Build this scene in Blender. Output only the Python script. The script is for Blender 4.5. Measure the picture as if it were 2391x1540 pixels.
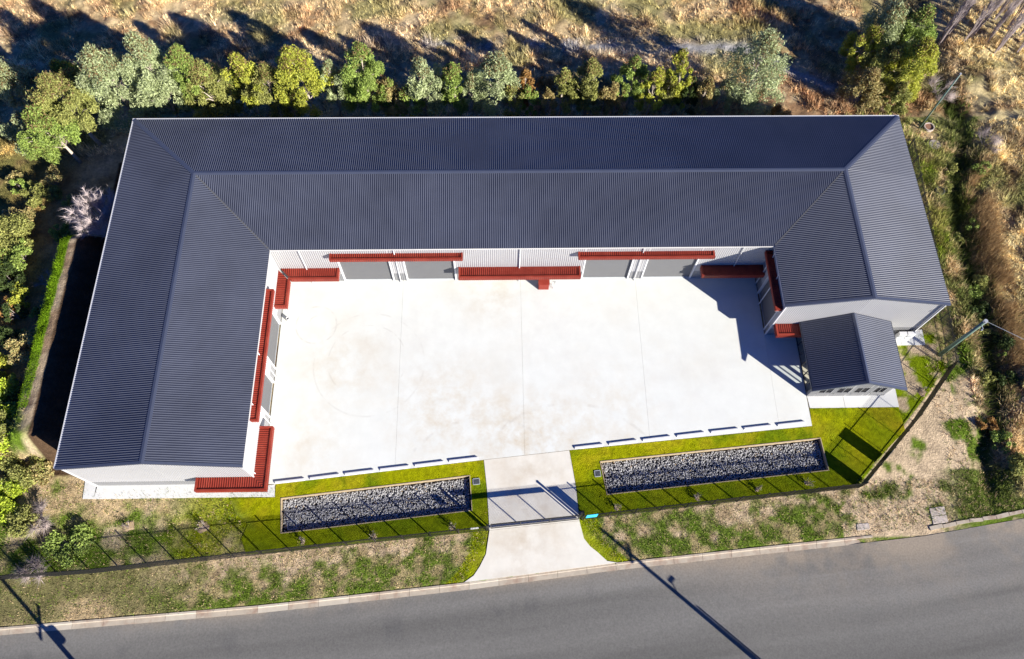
import bpy, math, random
import numpy as np
from mathutils import Matrix, Vector
for o in list(bpy.data.objects): bpy.data.objects.remove(o)
SC = bpy.context.scene
COL = SC.collection
# ------------------------------------------------------------------ camera, light, exposure
cd = bpy.data.cameras.new('camera'); cam = bpy.data.objects.new('camera', cd); COL.objects.link(cam)
cd.sensor_fit = 'HORIZONTAL'; cd.sensor_width = 36.0; cd.lens = 36.0 * 1809.2 / 2391.0
cd.clip_start = 0.5; cd.clip_end = 3000
cam.matrix_world = Matrix(((0.99974, 0.01002, -0.02044, 34.5872), (-0.0175, 0.9126, -0.40848, -49.5216),
                           (0.01456, 0.40873, 0.91254, 66.9376), (0, 0, 0, 1)))
SC.camera = cam
SUN_EL = math.radians(24.5); SUN_AZ = math.radians(-41.6)          # direction towards the sun, measured from +X
sdir = Vector((math.cos(SUN_EL)*math.cos(SUN_AZ), math.cos(SUN_EL)*math.sin(SUN_AZ), math.sin(SUN_EL)))
ld = bpy.data.lights.new('sun', 'SUN'); ld.energy = 5.0; ld.angle = math.radians(0.5); ld.color = (1.0, 0.955, 0.88)
sun = bpy.data.objects.new('sun', ld); COL.objects.link(sun)
sun.rotation_euler = (-sdir).to_track_quat('-Z', 'Y').to_euler()
W = bpy.data.worlds.new('World'); SC.world = W; W.use_nodes = True
nt = W.node_tree; bg = nt.nodes['Background']; sk = nt.nodes.new('ShaderNodeTexSky')
sk.sky_type = 'NISHITA'; sk.sun_disc = False; sk.sun_elevation = SUN_EL; sk.sun_rotation = math.pi/2 - SUN_AZ
sk.altitude = 500; sk.air_density = 0.6; sk.dust_density = 0.0; sk.ozone_density = 4.0
tint = nt.nodes.new('ShaderNodeMix'); tint.data_type = 'RGBA'; tint.blend_type = 'MULTIPLY'; tint.inputs[0].default_value = 1; tint.inputs[7].default_value = (.26, .66, 1.45, 1)   # deep clear winter blue
nt.links.new(sk.outputs[0], tint.inputs[6]); nt.links.new(tint.outputs[2], bg.inputs[0]); bg.inputs[1].default_value = 0.05
SC.view_settings.view_transform = 'Standard'; SC.view_settings.look = 'None'
SC.view_settings.exposure = 1.22; SC.view_settings.gamma = 1.0; SC.view_settings.use_curve_mapping = False

rnd = random.Random(7); RNG = np.random.default_rng(11)
# ------------------------------------------------------------------ helpers
ORG = {}
def link(o, parent=None):
    COL.objects.link(o)
    if parent is not None: o.parent = parent
    return o
def tag(o, label=None, cat=None, group=None, kind=None):
    for k, v in (('label', label), ('category', cat), ('group', group), ('kind', kind)):
        if v: o[k] = v
    return o
def thing(name, label, cat, loc=(0, 0, 0), group=None, kind=None):
    o = link(bpy.data.objects.new(name, None)); o.location = loc; o.empty_display_size = .3
    ORG[o.name] = np.array(loc, float)
    return tag(o, label, cat, group, kind)
def np_mesh(name, V, F, mat=None, cols=None, smooth=False):
    """V (n,3), F (m,k) equal-size faces."""
    me = bpy.data.meshes.new(name); V = np.asarray(V, np.float32); F = np.asarray(F, np.int32)
    me.vertices.add(len(V)); me.vertices.foreach_set('co', V.ravel())
    m, k = F.shape
    me.loops.add(m*k); me.loops.foreach_set('vertex_index', F.ravel())
    me.polygons.add(m); me.polygons.foreach_set('loop_start', np.arange(0, m*k, k, dtype=np.int32))
    if smooth: me.polygons.foreach_set('use_smooth', np.ones(m, bool))
    if cols is not None:
        ca = me.color_attributes.new('Col', 'FLOAT_COLOR', 'POINT')
        c4 = np.ones((len(V), 4), np.float32); c4[:, :3] = cols; ca.data.foreach_set('color', c4.ravel())
    if mat: me.materials.append(mat)
    me.update(calc_edges=True); return me
def np_obj(name, V, F, mat=None, parent=None, cols=None, smooth=False, loc=None):
    V = np.asarray(V, float)
    org = ORG[parent.name] if parent is not None else (np.array(loc, float) if loc is not None else np.zeros(3))
    o = link(bpy.data.objects.new(name, np_mesh(name, V - org, F, mat, cols, smooth)), parent)
    if parent is None: o.location = org
    ORG[o.name] = org; return o
class MB:
    def __init__(s): s.v = []; s.f = []
    def add(s, vs, fs):
        n = len(s.v); s.v += [tuple(map(float, p)) for p in vs]; s.f += [tuple(i+n for i in f) for f in fs]; return s
    def box(s, c, d, rz=0.):
        cx, cy, cz = c; a, b, e = d[0]/2, d[1]/2, d[2]/2; cs, sn = math.cos(rz), math.sin(rz)
        vs = [(cx+x*cs-y*sn, cy+x*sn+y*cs, cz+z) for z in (-e, e) for x, y in ((-a, -b), (a, -b), (a, b), (-a, b))]
        return s.add(vs, [(3, 2, 1, 0), (4, 5, 6, 7), (0, 1, 5, 4), (1, 2, 6, 5), (2, 3, 7, 6), (3, 0, 4, 7)])
    def prism(s, poly, z0, z1):
        n = len(poly)
        a = sum(poly[i][0]*poly[(i+1) % n][1]-poly[(i+1) % n][0]*poly[i][1] for i in range(n))
        if a < 0: poly = poly[::-1]
        vs = [(x, y, z0) for x, y in poly]+[(x, y, z1) for x, y in poly]
        return s.add(vs, [tuple(range(n))[::-1], tuple(range(n, 2*n))]+[(i, (i+1) % n, n+(i+1) % n, n+i) for i in range(n)])
    def tube(s, pts, rs, n=8, cap=True):
        pts = [Vector(p) for p in pts]; rings = []
        for i, p in enumerate(pts):
            d = (pts[min(i+1, len(pts)-1)]-pts[max(i-1, 0)]).normalized()
            u = d.orthogonal().normalized(); w = d.cross(u)
            if abs(d.z) > .9: u = Vector((1, 0, 0)); u = (u-d*u.dot(d)).normalized(); w = d.cross(u)
            rings.append([p+(u*math.cos(t)+w*math.sin(t))*rs[i] for t in [2*math.pi*k/n for k in range(n)]])
        vs = [q for r in rings for q in r]; fs = []
        for i in range(len(pts)-1):
            for k in range(n): fs.append((i*n+k, i*n+(k+1) % n, (i+1)*n+(k+1) % n, (i+1)*n+k))
        if cap: fs += [tuple(range(n))[::-1], tuple(range((len(pts)-1)*n, len(pts)*n))]
        return s.add(vs, fs)
    def beam(s, a, b, w, h, up=(0, 0, 1)):
        a = Vector(a); b = Vector(b); d = (b-a).normalized(); u = Vector(up); r = d.cross(u).normalized(); u = r.cross(d)
        vs = [p+r*x*w/2+u*z*h/2 for p in (a, b) for x, z in ((-1, -1), (1, -1), (1, 1), (-1, 1))]
        return s.add(vs, [(0, 1, 2, 3), (7, 6, 5, 4), (0, 4, 5, 1), (1, 5, 6, 2), (2, 6, 7, 3), (3, 7, 4, 0)])
    def build(s, name, mat, parent=None, smooth=False, bevel=0):
        org = ORG[parent.name] if parent is not None else np.zeros(3)
        me = bpy.data.meshes.new(name); me.from_pydata([tuple(np.array(p)-org) for p in s.v], [], s.f)
        me.materials.append(mat); me.update()
        if smooth: me.polygons.foreach_set('use_smooth', np.ones(len(me.polygons), bool))
        o = link(bpy.data.objects.new(name, me), parent); ORG[o.name] = org
        if bevel:
            m = o.modifiers.new('b', 'BEVEL'); m.width = bevel; m.segments = 2; m.limit_method = 'ANGLE'
        return o
# ---- numpy noise
_lat = RNG.random((256, 256))
def vnoise(x, y, sc, ox=0, oy=0):
    x = x/sc+ox+1000; y = y/sc+oy+1000; i = np.floor(x).astype(int); j = np.floor(y).astype(int)
    fx = x-i; fy = y-j; fx = fx*fx*(3-2*fx); fy = fy*fy*(3-2*fy); g = lambda a, b: _lat[a % 256, b % 256]
    return (g(i, j)*(1-fx)+g(i+1, j)*fx)*(1-fy)+(g(i, j+1)*(1-fx)+g(i+1, j+1)*fx)*fy
def fbm(x, y, sc, n=4, o=0):
    r = 0; a = .5; t = 0
    for k in range(n): r = r+a*vnoise(x, y, sc/2**k, o+17.3*k, o*1.7+9.1*k); t += a; a *= .55
    return r/t
def ss(a, b, x):
    t = np.clip((x-a)/(b-a), 0, 1); return t*t*(3-2*t)
def inpoly(x, y, P):
    r = np.zeros(np.shape(x), bool); n = len(P)
    for i in range(n):
        x0, y0 = P[i]; x1, y1 = P[(i+1) % n]
        if y0 == y1: continue
        c = ((y0 > y) != (y1 > y)) & (x < (x1-x0)*(y-y0)/(y1-y0)+x0); r ^= c
    return r
def lerp(a, b, t): return a+(b-a)*t[..., None]
# ------------------------------------------------------------------ materials
def newmat(name):
    m = bpy.data.materials.new(name); m.use_nodes = True; n = m.node_tree.nodes; l = m.node_tree.links
    return m, n, l, n['Principled BSDF']
def N(n, t, **kw):
    a = n.new(t)
    for k, v in kw.items():
        if k in a.inputs: a.inputs[k].default_value = v
        else: setattr(a, k, v)
    return a
def mat(name, c, rough=.6, var=.12, scale=2.0, bump=0., bscale=30., metal=0., spec=.5, stain=None, stain_sc=.4, stain_amt=.5, aniso=(1, 1, 1)):
    """plain procedural surface: base colour with two octaves of tone variation, optional stains and relief"""
    m, n, l, p = newmat(name)
    tc = N(n, 'ShaderNodeNewGeometry'); mp = N(n, 'ShaderNodeMapping'); mp.inputs['Scale'].default_value = aniso
    l.new(tc.outputs['Position'], mp.inputs[0])
    nz = N(n, 'ShaderNodeTexNoise', Scale=scale, Detail=6., Roughness=.6); l.new(mp.outputs[0], nz.inputs['Vector'])
    rp = N(n, 'ShaderNodeMapRange'); l.new(nz.outputs[0], rp.inputs[0])
    rp.inputs[1].default_value = .3; rp.inputs[2].default_value = .7; rp.inputs[3].default_value = 1-var; rp.inputs[4].default_value = 1+var
    mx = N(n, 'ShaderNodeMix', data_type='RGBA', blend_type='MULTIPLY'); mx.inputs[0].default_value = 1
    mx.inputs[6].default_value = (*c, 1); l.new(rp.outputs[0], mx.inputs[7]); out = mx.outputs[2]
    if stain:
        n2 = N(n, 'ShaderNodeTexNoise', Scale=stain_sc, Detail=7., Roughness=.65); l.new(mp.outputs[0], n2.inputs['Vector'])
        r2 = N(n, 'ShaderNodeMapRange'); l.new(n2.outputs[0], r2.inputs[0])
        r2.inputs[1].default_value = .48; r2.inputs[2].default_value = .75; r2.inputs[3].default_value = 0; r2.inputs[4].default_value = stain_amt
        m2 = N(n, 'ShaderNodeMix', data_type='RGBA'); l.new(r2.outputs[0], m2.inputs[0]); l.new(out, m2.inputs[6])
        m2.inputs[7].default_value = (*stain, 1); out = m2.outputs[2]
    l.new(out, p.inputs['Base Color']); p.inputs['Roughness'].default_value = rough; p.inputs['Metallic'].default_value = metal
    p.inputs['Specular IOR Level'].default_value = spec
    if bump:
        nb = N(n, 'ShaderNodeTexNoise', Scale=bscale, Detail=4.); l.new(mp.outputs[0], nb.inputs['Vector'])
        bp = N(n, 'ShaderNodeBump', Strength=bump, Distance=.05); l.new(nb.outputs[0], bp.inputs['Height']); l.new(bp.outputs[0], p.inputs['Normal'])
    return m
def colmat(name, rough=.9, var=.25, scale=6., bump=.6, bscale=14., transl=0., spec=.2):
    """surface whose colour comes from the mesh's own colour attribute, broken up by noise"""
    m, n, l, p = newmat(name)
    at = N(n, 'ShaderNodeAttribute', attribute_name='Col'); g = N(n, 'ShaderNodeNewGeometry')
    nz = N(n, 'ShaderNodeTexNoise', Scale=scale, Detail=8., Roughness=.7); l.new(g.outputs['Position'], nz.inputs['Vector'])
    rp = N(n, 'ShaderNodeMapRange'); l.new(nz.outputs[0], rp.inputs[0])
    rp.inputs[1].default_value = .3; rp.inputs[2].default_value = .7; rp.inputs[3].default_value = 1-var; rp.inputs[4].default_value = 1+var
    mx = N(n, 'ShaderNodeMix', data_type='RGBA', blend_type='MULTIPLY'); mx.inputs[0].default_value = 1
    l.new(at.outputs['Color'], mx.inputs[6]); l.new(rp.outputs[0], mx.inputs[7]); l.new(mx.outputs[2], p.inputs['Base Color'])
    p.inputs['Roughness'].default_value = rough; p.inputs['Specular IOR Level'].default_value = spec
    if bump:
        nb = N(n, 'ShaderNodeTexNoise', Scale=bscale, Detail=5., Roughness=.65); l.new(g.outputs['Position'], nb.inputs['Vector'])
        bp = N(n, 'ShaderNodeBump', Strength=bump, Distance=.12); l.new(nb.outputs[0], bp.inputs['Height']); l.new(bp.outputs[0], p.inputs['Normal'])
    if transl:
        tr = N(n, 'ShaderNodeBsdfTranslucent'); l.new(mx.outputs[2], tr.inputs[0]); ms = N(n, 'ShaderNodeMixShader'); ms.inputs[0].default_value = transl
        l.new(p.outputs[0], ms.inputs[1]); l.new(tr.outputs[0], ms.inputs[2]); l.new(ms.outputs[0], n['Material Output'].inputs[0])
    return m
M = dict(
    roof=mat('roof_steel', (.070, .077, .104), .5, .16, .22, spec=.4),
    cap=mat('ridge_cap_steel', (.055, .064, .095), .40, .05, 1., spec=.6),
    valley=mat('valley_steel', (.085, .085, .085), .5, .1, 3.),
    wall=mat('wall_steel', (.385, .38, .372), .45, .03, .6, spec=.4),
    annexwall=mat('annex_wall_steel', (.24, .24, .237), .5, .05, .8),
    base=mat('base_steel', (.20, .20, .20), .5, .05, .8),
    white=mat('white_steel', (.55, .55, .545), .4, .03, 1.),
    gutter=mat('gutter_steel', (.50, .49, .47), .45, .05, 1.),
    dgutter=mat('dark_gutter', (.06, .065, .075), .45, .05, 1.),
    door=mat('roller_door_steel', (.105, .105, .105), .5, .03, 1.),
    red=mat('red_steel', (.215, .027, .015), .5, .2, .9, spec=.25, stain=(.22, .05, .03), stain_sc=.9, stain_amt=.5),
    conc=mat('concrete', (.60, .61, .565), .8, .035, .8, bump=.03, bscale=8, stain=(.47, .40, .29), stain_sc=.16, stain_amt=.22),
    conc2=mat('path_concrete', (.585, .585, .555), .8, .03, .9),
    drive=mat('drive_concrete', (.61, .58, .50), .8, .05, .8, stain=(.42, .33, .22), stain_sc=.35, stain_amt=.4),
    kerb=mat('kerb_concrete', (.37, .315, .24), .85, .12, 2., stain=(.20, .10, .06), stain_sc=.8, stain_amt=.85),
    kerbtop=mat('kerb_top', (.42, .37, .29), .85, .08, 2.),
    stop=mat('wheel_stop', (.55, .55, .55), .7, .05, 3.),
    fence=mat('black_fence', (.012, .012, .013), .45, .1, 4.),
    timber=mat('timber_edge', (.36, .28, .17), .85, .2, 5.),
    dark=mat('dark_pit', (.04, .04, .042), .9, .2, 3.),
    grate=mat('galv_grate', (.30, .32, .34), .45, .1, 5., metal=.4),
    stone=colmat('stone', .75, .25, 9., 0, 1, spec=.4),
    blade=colmat('grass_blade', .9, .12, 3., 0, 1, .25, spec=.04),
    leaf=colmat('leaf', .6, .12, 3., 0, 1, .25, spec=.2),
    ground=colmat('ground_soil', .95, .38, 3.4, 1.0, 7., spec=.05),
    lawn=colmat('lawn_turf', .95, .42, 2.2, .9, 12., spec=.05),
    road=colmat('asphalt', .9, .20, 6.5, .4, 25., spec=.12),
    bark=mat('pale_bark', (.42, .35, .28), .85, .25, 4., bump=.4, bscale=20),
    twigpale=mat('pale_twig', (.50, .42, .40), .85, .2, 3.),
    twig=mat('grey_twig', (.33, .27, .25), .85, .25, 3.),
    polegreen=mat('green_pole', (.10, .16, .12), .55, .15, 3.),
    polewood=mat('timber_pole', (.16, .12, .09), .85, .2, 4.),
    galv=mat('galvanised', (.42, .44, .45), .45, .08, 4., metal=.3),
    cyan=mat('cyan_sign', (.05, .50, .72), .4, .04, 3.),
    signdark=mat('sheet_sign', (.16, .17, .17), .5, .06, 3.),
    rubber=mat('rubber', (.02, .02, .02), .8, .2, 5.),
    mulch=mat('mulch', (.30, .215, .13), .95, .35, 9., bump=.8, bscale=25),
    soil=mat('rust_soil', (.20, .10, .06), .95, .3, 9.),
    rock=mat('pale_rock', (.42, .36, .31), .9, .2, 4., bump=.5, bscale=9),
    floor=mat('cream_floor', (.62, .55, .42), .6, .05, 3.),
    frame=mat('dark_frame', (.035, .035, .037), .4, .1, 3.),
)
def marks(m, spots, rings):
    n = m.node_tree.nodes; l = m.node_tree.links; p = n['Principled BSDF']; g = N(n, 'ShaderNodeNewGeometry'); out = p.inputs['Base Color'].links[0].from_socket
    def layer(fac, col):
        nonlocal out
        mx = N(n, 'ShaderNodeMix', data_type='RGBA'); l.new(fac, mx.inputs[0]); l.new(out, mx.inputs[6]); mx.inputs[7].default_value = (*col, 1); out = mx.outputs[2]
    def dist(x, y):
        d = N(n, 'ShaderNodeVectorMath', operation='DISTANCE'); l.new(g.outputs['Position'], d.inputs[0]); d.inputs[1].default_value = (x, y, .05); return d.outputs['Value']
    def mr(s, a, b, c, d):
        r = N(n, 'ShaderNodeMapRange'); l.new(s, r.inputs[0])
        for i, v in enumerate((a, b, c, d)): r.inputs[i+1].default_value = v
        return r.outputs[0]
    def mul(a, b):
        q = N(n, 'ShaderNodeMath', operation='MULTIPLY'); l.new(a, q.inputs[0]); l.new(b, q.inputs[1]); return q.outputs[0]
    for i, (x, y, r, amt, col) in enumerate(spots):
        nz = N(n, 'ShaderNodeTexNoise', Scale=.55, Detail=9., Roughness=.68); l.new(g.outputs['Position'], nz.inputs['Vector']); layer(mul(mr(dist(x, y), r*.2, r, 1, 0), mr(nz.outputs[0], .42, .68, 0, amt)), col)
    for i, (x, y, r, w, amt) in enumerate(rings):
        s_ = N(n, 'ShaderNodeMath', operation='SUBTRACT'); l.new(dist(x, y), s_.inputs[0]); s_.inputs[1].default_value = r; a = N(n, 'ShaderNodeMath', operation='ABSOLUTE'); l.new(s_.outputs[0], a.inputs[0])
        nz = N(n, 'ShaderNodeTexNoise', Scale=.8, Detail=3.); l.new(g.outputs['Position'], nz.inputs['Vector']); layer(mul(mr(a.outputs[0], w*.3, w, 1, 0), mr(nz.outputs[0], .46+.02*(i % 3), .6, 0, amt)), (.30, .27, .23))
    l.new(out, p.inputs['Base Color'])
TAN = (.46, .36, .22)
marks(M['conc'], [(30, -27.5, 7, .55, TAN), (37.5, -31, 7, .7, TAN), (20.5, -23, 6, .4, TAN), (45, -28, 6, .35, TAN), (34, -15, 5, .45, TAN), (18, -31, 5, .35, TAN), (40, -20, 8, .25, (.48, .47, .45)), (27, -19, 8, .25, (.48, .47, .45)), (53, -25, 7, .25, (.48, .47, .45))],
      [(17.7, -18.7, .75, .10, .3), (17.6, -18.9, 1.9, .12, .28), (22.6, -22.6, 3.6, .10, .22), (22.8, -22.9, 5.1, .12, .2), (41, -36, 9.0, .2, .2), (33.5, -36.5, 8.2, .2, .2)])
marks(M['drive'], [(37.5, -34.5, 5, .5, (.40, .32, .22)), (37, -40, 4.5, .45, (.40, .32, .22))], [])
gm, n, l, p = newmat('window_glass'); n.remove(p)
tr = N(n, 'ShaderNodeBsdfTransparent'); tr.inputs[0].default_value = (.90, .93, .93, 1); gl = N(n, 'ShaderNodeBsdfGlossy'); gl.inputs['Roughness'].default_value = .02
ms = N(n, 'ShaderNodeMixShader'); ms.inputs[0].default_value = .08; l.new(tr.outputs[0], ms.inputs[1]); l.new(gl.outputs[0], ms.inputs[2])
l.new(ms.outputs[0], n['Material Output'].inputs[0]); M['glass'] = gm

# ------------------------------------------------------------------ plan of the place (metres)
L, WD, LW, LE, HE, RISE = 74.28, 14.4, 34.0, 20.44, 6.53, 1.42
HW = WD/2; TS = RISE/HW; HR = HE+RISE
KX = np.array([-700, -60, -5.35, 15.44, 31.75, 44.5, 57.0, 66.54, 71.0, 80.1, 110, 700.]); KY = np.array([-92, -49.2, -45.24, -43.88, -42.4, -41.0, -39.9, -39.09, -38.67, -37.3, -32.5, 60.])
kerb_y = lambda x: np.interp(x, KX, KY)
BAS_L = [(15.98, -35.23), (32.16, -33.48), (32.37, -36.50), (16.29, -38.17)]
BAS_R = [(43.63, -32.40), (63.52, -30.53), (63.74, -33.45), (44.05, -35.31)]
LAWN_L = [(15.40, -34.0), (33.36, -32.12), (33.62, -34.7), (33.80, -38.22), (15.9, -39.75), (13.6, -39.9), (13.0, -38.6), (13.4, -37.4), (12.2, -36.4), (11.6, -35.2), (15.45, -35.12)]
LAWN_R = [(40.98, -31.36), (62.95, -29.42), (63.06, -27.72), (71.25, -27.72), (71.35, -29.9), (65.4, -34.98), (41.56, -37.35), (41.40, -34.5)]
YARD = [(14.2, -14.2), (60.1, -14.2), (60.1, -20.4), (63.0, -20.4), (63.0, -29.4), (40.93, -31.32), (33.4, -32.09), (15.32, -34.0), (14.2, -34.0)]
DITCH = np.array([(86.5, 40), (85.7, 6.9), (85.4, 2.8), (83.9, -1.2), (82.2, -5), (82.0, -8.8), (81.8, -12.4), (81.6, -17.6), (81.2, -22), (80.9, -25), (80.4, -28), (78.6, -32), (77.5, -36)])
ditch_x = lambda y: np.interp(y, DITCH[::-1, 1], DITCH[::-1, 0])
def height(x, y):
    h = -1.25*ss(1.5, 10, y)
    bank = np.interp(x, [-11, -7.9, -5.95, -5.0, -4.0, -3.6, -1.3, 40], [.4, .7, 3.75, 4.05, 4.1, 3.95, 0, 0])
    bank = bank*ss(-32.2, -30.4, y)*(1-ss(-11.8, -8.6, y))*(1-ss(-11, -30, -x))
    h = h+bank
    dx = x-ditch_x(y); h = h-.8*np.exp(-((dx+.8*(fbm(x, y, 4., 2, 95)-.5))/1.1)**2)*ss(-38, -33, y)
    h = h+.25*ss(1.5, 4, dx)*ss(-36, -30, y)
    flat = ((x > -1.4) & (x < 76.5) & (y > -36) & (y < 1)) | ((x > 14) & (x < 67) & (y > -39.6) & (y < 0))
    rough = (fbm(x, y, 3., 4, 3)-.5)*.40+(fbm(x, y, 1.1, 3, 8)-.5)*.30
    amp = np.where(flat, .0, .55+.7*ss(2, 6, y)+.6*ss(80, 84, x)+.4*ss(2, 6, -x))
    h = h+rough*amp*(1-.75*((y < -36) & (x > -8) & (x < 80)))
    h = h-.30*ss(-.45, -.15, kerb_y(x)-y-.45-.9*ss(64.5, 66.5, x))
    return h
# palette (albedo)
C = {k: np.array(v) for k, v in dict(straw=(.40, .30, .165), pale=(.50, .405, .27), brown=(.17, .105, .06), rust=(.25, .145, .075), olive=(.105, .11, .035), green=(.10, .155, .015),
     lawn=(.27, .28, .002), lawn2=(.13, .18, .003), gold=(.36, .30, .01), dirt=(.45, .345, .22), dirt2=(.34, .25, .14), gravel=(.26, .25, .24), dark=(.035, .04, .015), moss=(.15, .26, .01)).items()}
def zone(x, y):
    """ground cover colour at (x, y), with building shade painted in beside the bank"""
    n1 = fbm(x, y, 6., 4, 1); n2 = fbm(x, y, 1.6, 4, 2); n3 = fbm(x, y, .6, 2, 4); n4 = fbm(x, y, 11., 3, 6)
    c = lerp(C['straw']+0*x[..., None], C['brown'], ss(.5, .78, n2)*.75)
    c = lerp(c, C['pale'], ss(.5, .75, n1)*.6); c = lerp(c, C['rust'], ss(.52, .72, n4)*ss(.35, .6, n2)*.8)
    c = lerp(c, C['olive']*1.4, ss(.45, .7, fbm(x, y, 4., 4, 9))*.65)
    # rust scrub strip right behind the trees
    c = lerp(c, C['rust'], ss(4, 6, y)*(1-ss(10, 13, y))*ss(30, 44, x)*ss(.3, .55, n2)*.8)
    # gravel track
    ty = np.interp(x, [-40, 0, 25, 45, 64, 72, 80, 120], [17.8, 17.8, 17.2, 16.6, 16.4, 11.0, 6, -10]); m = np.exp(-((y-ty)/1.0)**2)*ss(.42, .62, n2+.14*ss(40, 55, x))*.9*ss(15, 35, x)*(1-ss(74, 80, x))
    c = lerp(c, C['gravel'], np.clip(m*1.2, 0, 1))
    # west field
    w = 1-ss(-12, -6, x); cw = lerp(np.array((.31, .21, .075))+0*x[..., None], C['olive'], ss(.45, .65, n1)*.8); cw = lerp(cw, C['brown'], ss(.55, .8, n2)*.6); c = lerp(c, cw, w*(y < 6))
    # bank crest: tan soil then green grass on its far side
    ib = (y > -31.3)*(y < -9.)*(x < -2)
    c = lerp(c, C['brown']*.45+0*c, ((x >= -4.25)*(x < .2)*(y > -33.2)*(y < 0))*1.); c = lerp(c, lerp(C['dirt']*.75+0*x[..., None], C['brown'], ss(.45, .6, n2)*.7), ib*(x > -5.15)*(x < -4.25)); c = lerp(c, C['moss']+0*c, ib*(x < -5.15)*ss(-6.9, -6.2, x)*ss(-27, -22, y))  # dark brown: building shade painted into the bank face and ground by the wall
    # south-west grounds
    s = (y < -28)*(x < 20)*(1-(x > -4.3)*(x < .2)*(y > -33.0)); cs = lerp(C['straw']*1.05+0*x[..., None], C['green'], ss(.46, .6, n1*.6+n2*.4)); cs = lerp(cs, C['dirt'], ss(.56, .7, fbm(x, y, 2.6, 3, 21))*.8); c = lerp(c, cs, s*1.); c = lerp(c, lerp(C['lawn2']*1.1+0*x[..., None], C['lawn'], n2), ss(5, 10, x)*(x < 17)*(y < -35)*(y > -40.3)*ss(.30, .45, .5*n1+.5*n2)*.85)
    # verge between fence and kerb
    fy = np.interp(x, [-60, -6.3, 1.2, 15, 33, 41.5, 66, 100], [-43, -41.5, -41.2, -39.9, -38.3, -37.4, -35.1, -33]); v = (y < fy+.3)
    t = np.clip((fy-y)/4.5, 0, 1); gr = .55*fbm(x, y, 2.2, 4, 31)+.45*fbm(x, y, .9, 4, 33)+.34*(t-.45)+.045*ss(38, 44, x)
    cv = lerp(C['dirt']*.95+0*x[..., None], C['olive']*1.5, ss(.36, .47, gr)); cv = lerp(cv, C['green'], ss(.45, .55, gr)*.9); cv = lerp(cv, C['dirt2'], ss(.5, .66, fbm(x, y, .8, 3, 34))*.75); cvw = lerp(C['straw']*.95+0*x[..., None], C['olive'], ss(.45, .6, n1)*.8); cv = lerp(cv, cvw, 1-ss(2, 14, x))
    c = lerp(c, cv, v*1.)
    # lush strips each side of the drive
    dl = np.interp(y, [-43, -41.9, -41, -40.1, -38.3], [31.4, 32.4, 33.1, 33.6, 33.9])-x; dr = x-np.interp(y, [-41.2, -40.2, -39.6, -39, -37.5], [44.3, 42.9, 42.3, 41.8, 41.5])
    lush = ((dl > -.3) & (dl < 1.5+.4*(n2-.5)) | (dr > -.3) & (dr < 1.7+.6*(n2-.5))) & (y < -37.2); c = lerp(c, lerp(C['lawn2']+0*x[..., None], C['lawn'], n2), lush*.9)
    # sandy ground outside the diagonal fence, weedy ground along the east side
    e = ((x-66.3)*(11.)+(y+34.95)*(-10.4) > -4) & (x > 64) & (y > -39.3); ce = lerp(C['dirt']*1.08+0*x[..., None], C['green'], ss(.52, .64, fbm(x, y, 1.9, 4, 41)+.16*ss(73, 79, x))); c = lerp(c, ce, e*(1-ss(78.5, 80, x)))
    q = (x > 70)*(y < 6)*(y > -24)*(1-e); cq = lerp(C['olive']*1.7+0*x[..., None], C['straw'], ss(.42, .62, n2)); cq = lerp(cq, C['lawn2'], ss(.5, .65, n1)*.7); cq = lerp(cq, C['brown'], ss(.5, .7, n3)*.5); c = lerp(c, cq, np.clip(q*1., 0, 1))
    gse = (x > 70)*(y < -33.5)*(y > kerb_y(x)-.3); cg = lerp(C['olive']*1.2+0*x[..., None], C['green'], n2); cg = lerp(cg, C['dirt'], ss(.5, .65, n1)*.7); c = lerp(c, cg, gse*ss(72, 76, x))
    dx = x-ditch_x(y); c = lerp(c, C['dark']*1.6, np.exp(-((dx+1.6*(fbm(x, y, 3., 3, 96)-.5))/1.3)**2)*ss(-36, -33, y)*.75)
    ef = ss(1.5, 3.5, dx)*(y > -36); ce2 = lerp(np.array((.40, .325, .17))+0*x[..., None], C['olive']*1.6, ss(.45, .65, n1)*.8); ce2 = lerp(ce2, C['brown'], ss(.5, .75, n2)*.7); c = lerp(c, ce2, ef)
    # inside the fence on the east: weedy lawn
    k = inpoly(x, y, [(71.3, -20.5), (76.6, -20.5), (76.6, -24), (66.2, -34.9), (65.4, -34.9), (71.3, -29.9)]); ck = lerp(C['lawn2']*1.1+0*x[..., None], C['dirt'], ss(.5, .62, fbm(x, y, 1.4, 4, 51))); c = lerp(c, ck, k*1.)
    c = c*(1+.10*((y > 1)|(dx > 1.5)))[..., None]
    return c*(.65+.7*n3)[..., None]
# ------------------------------------------------------------------ ground sheet
def grow(a, b, step, far):
    xs = list(np.arange(a, b+1e-6, step)); s = step; q = b
    while q < far: s *= 1.45; q += s; xs.append(q)
    s = step; q = a
    while q > -far: s *= 1.45; q -= s; xs.insert(0, q)
    return np.array(xs)
gx = grow(-28, 104, .24, 900); gy = grow(-48, 30, .24, 900)
X, Y = np.meshgrid(gx, gy); Z = height(X, Y)
nx, ny = len(gx), len(gy); idx = np.arange(nx*ny).reshape(ny, nx)
Fq = np.stack([idx[:-1, :-1], idx[:-1, 1:], idx[1:, 1:], idx[1:, :-1]], -1).reshape(-1, 4)
def growpoly(P, d):
    cx = sum(p[0] for p in P)/len(P); cy = sum(p[1] for p in P)/len(P)
    return [(x+math.copysign(d, x-cx), y+math.copysign(d, y-cy)) for x, y in P]
hole = (inpoly(X, Y, growpoly(BAS_L, .05)) | inpoly(X, Y, growpoly(BAS_R, .05))).ravel()
Fq = Fq[~hole[Fq].any(1)]
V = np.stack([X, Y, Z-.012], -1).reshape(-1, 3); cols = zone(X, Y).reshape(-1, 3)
tag(np_obj('ground', V, Fq, M['ground'], cols=cols, smooth=True), kind='structure')
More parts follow.
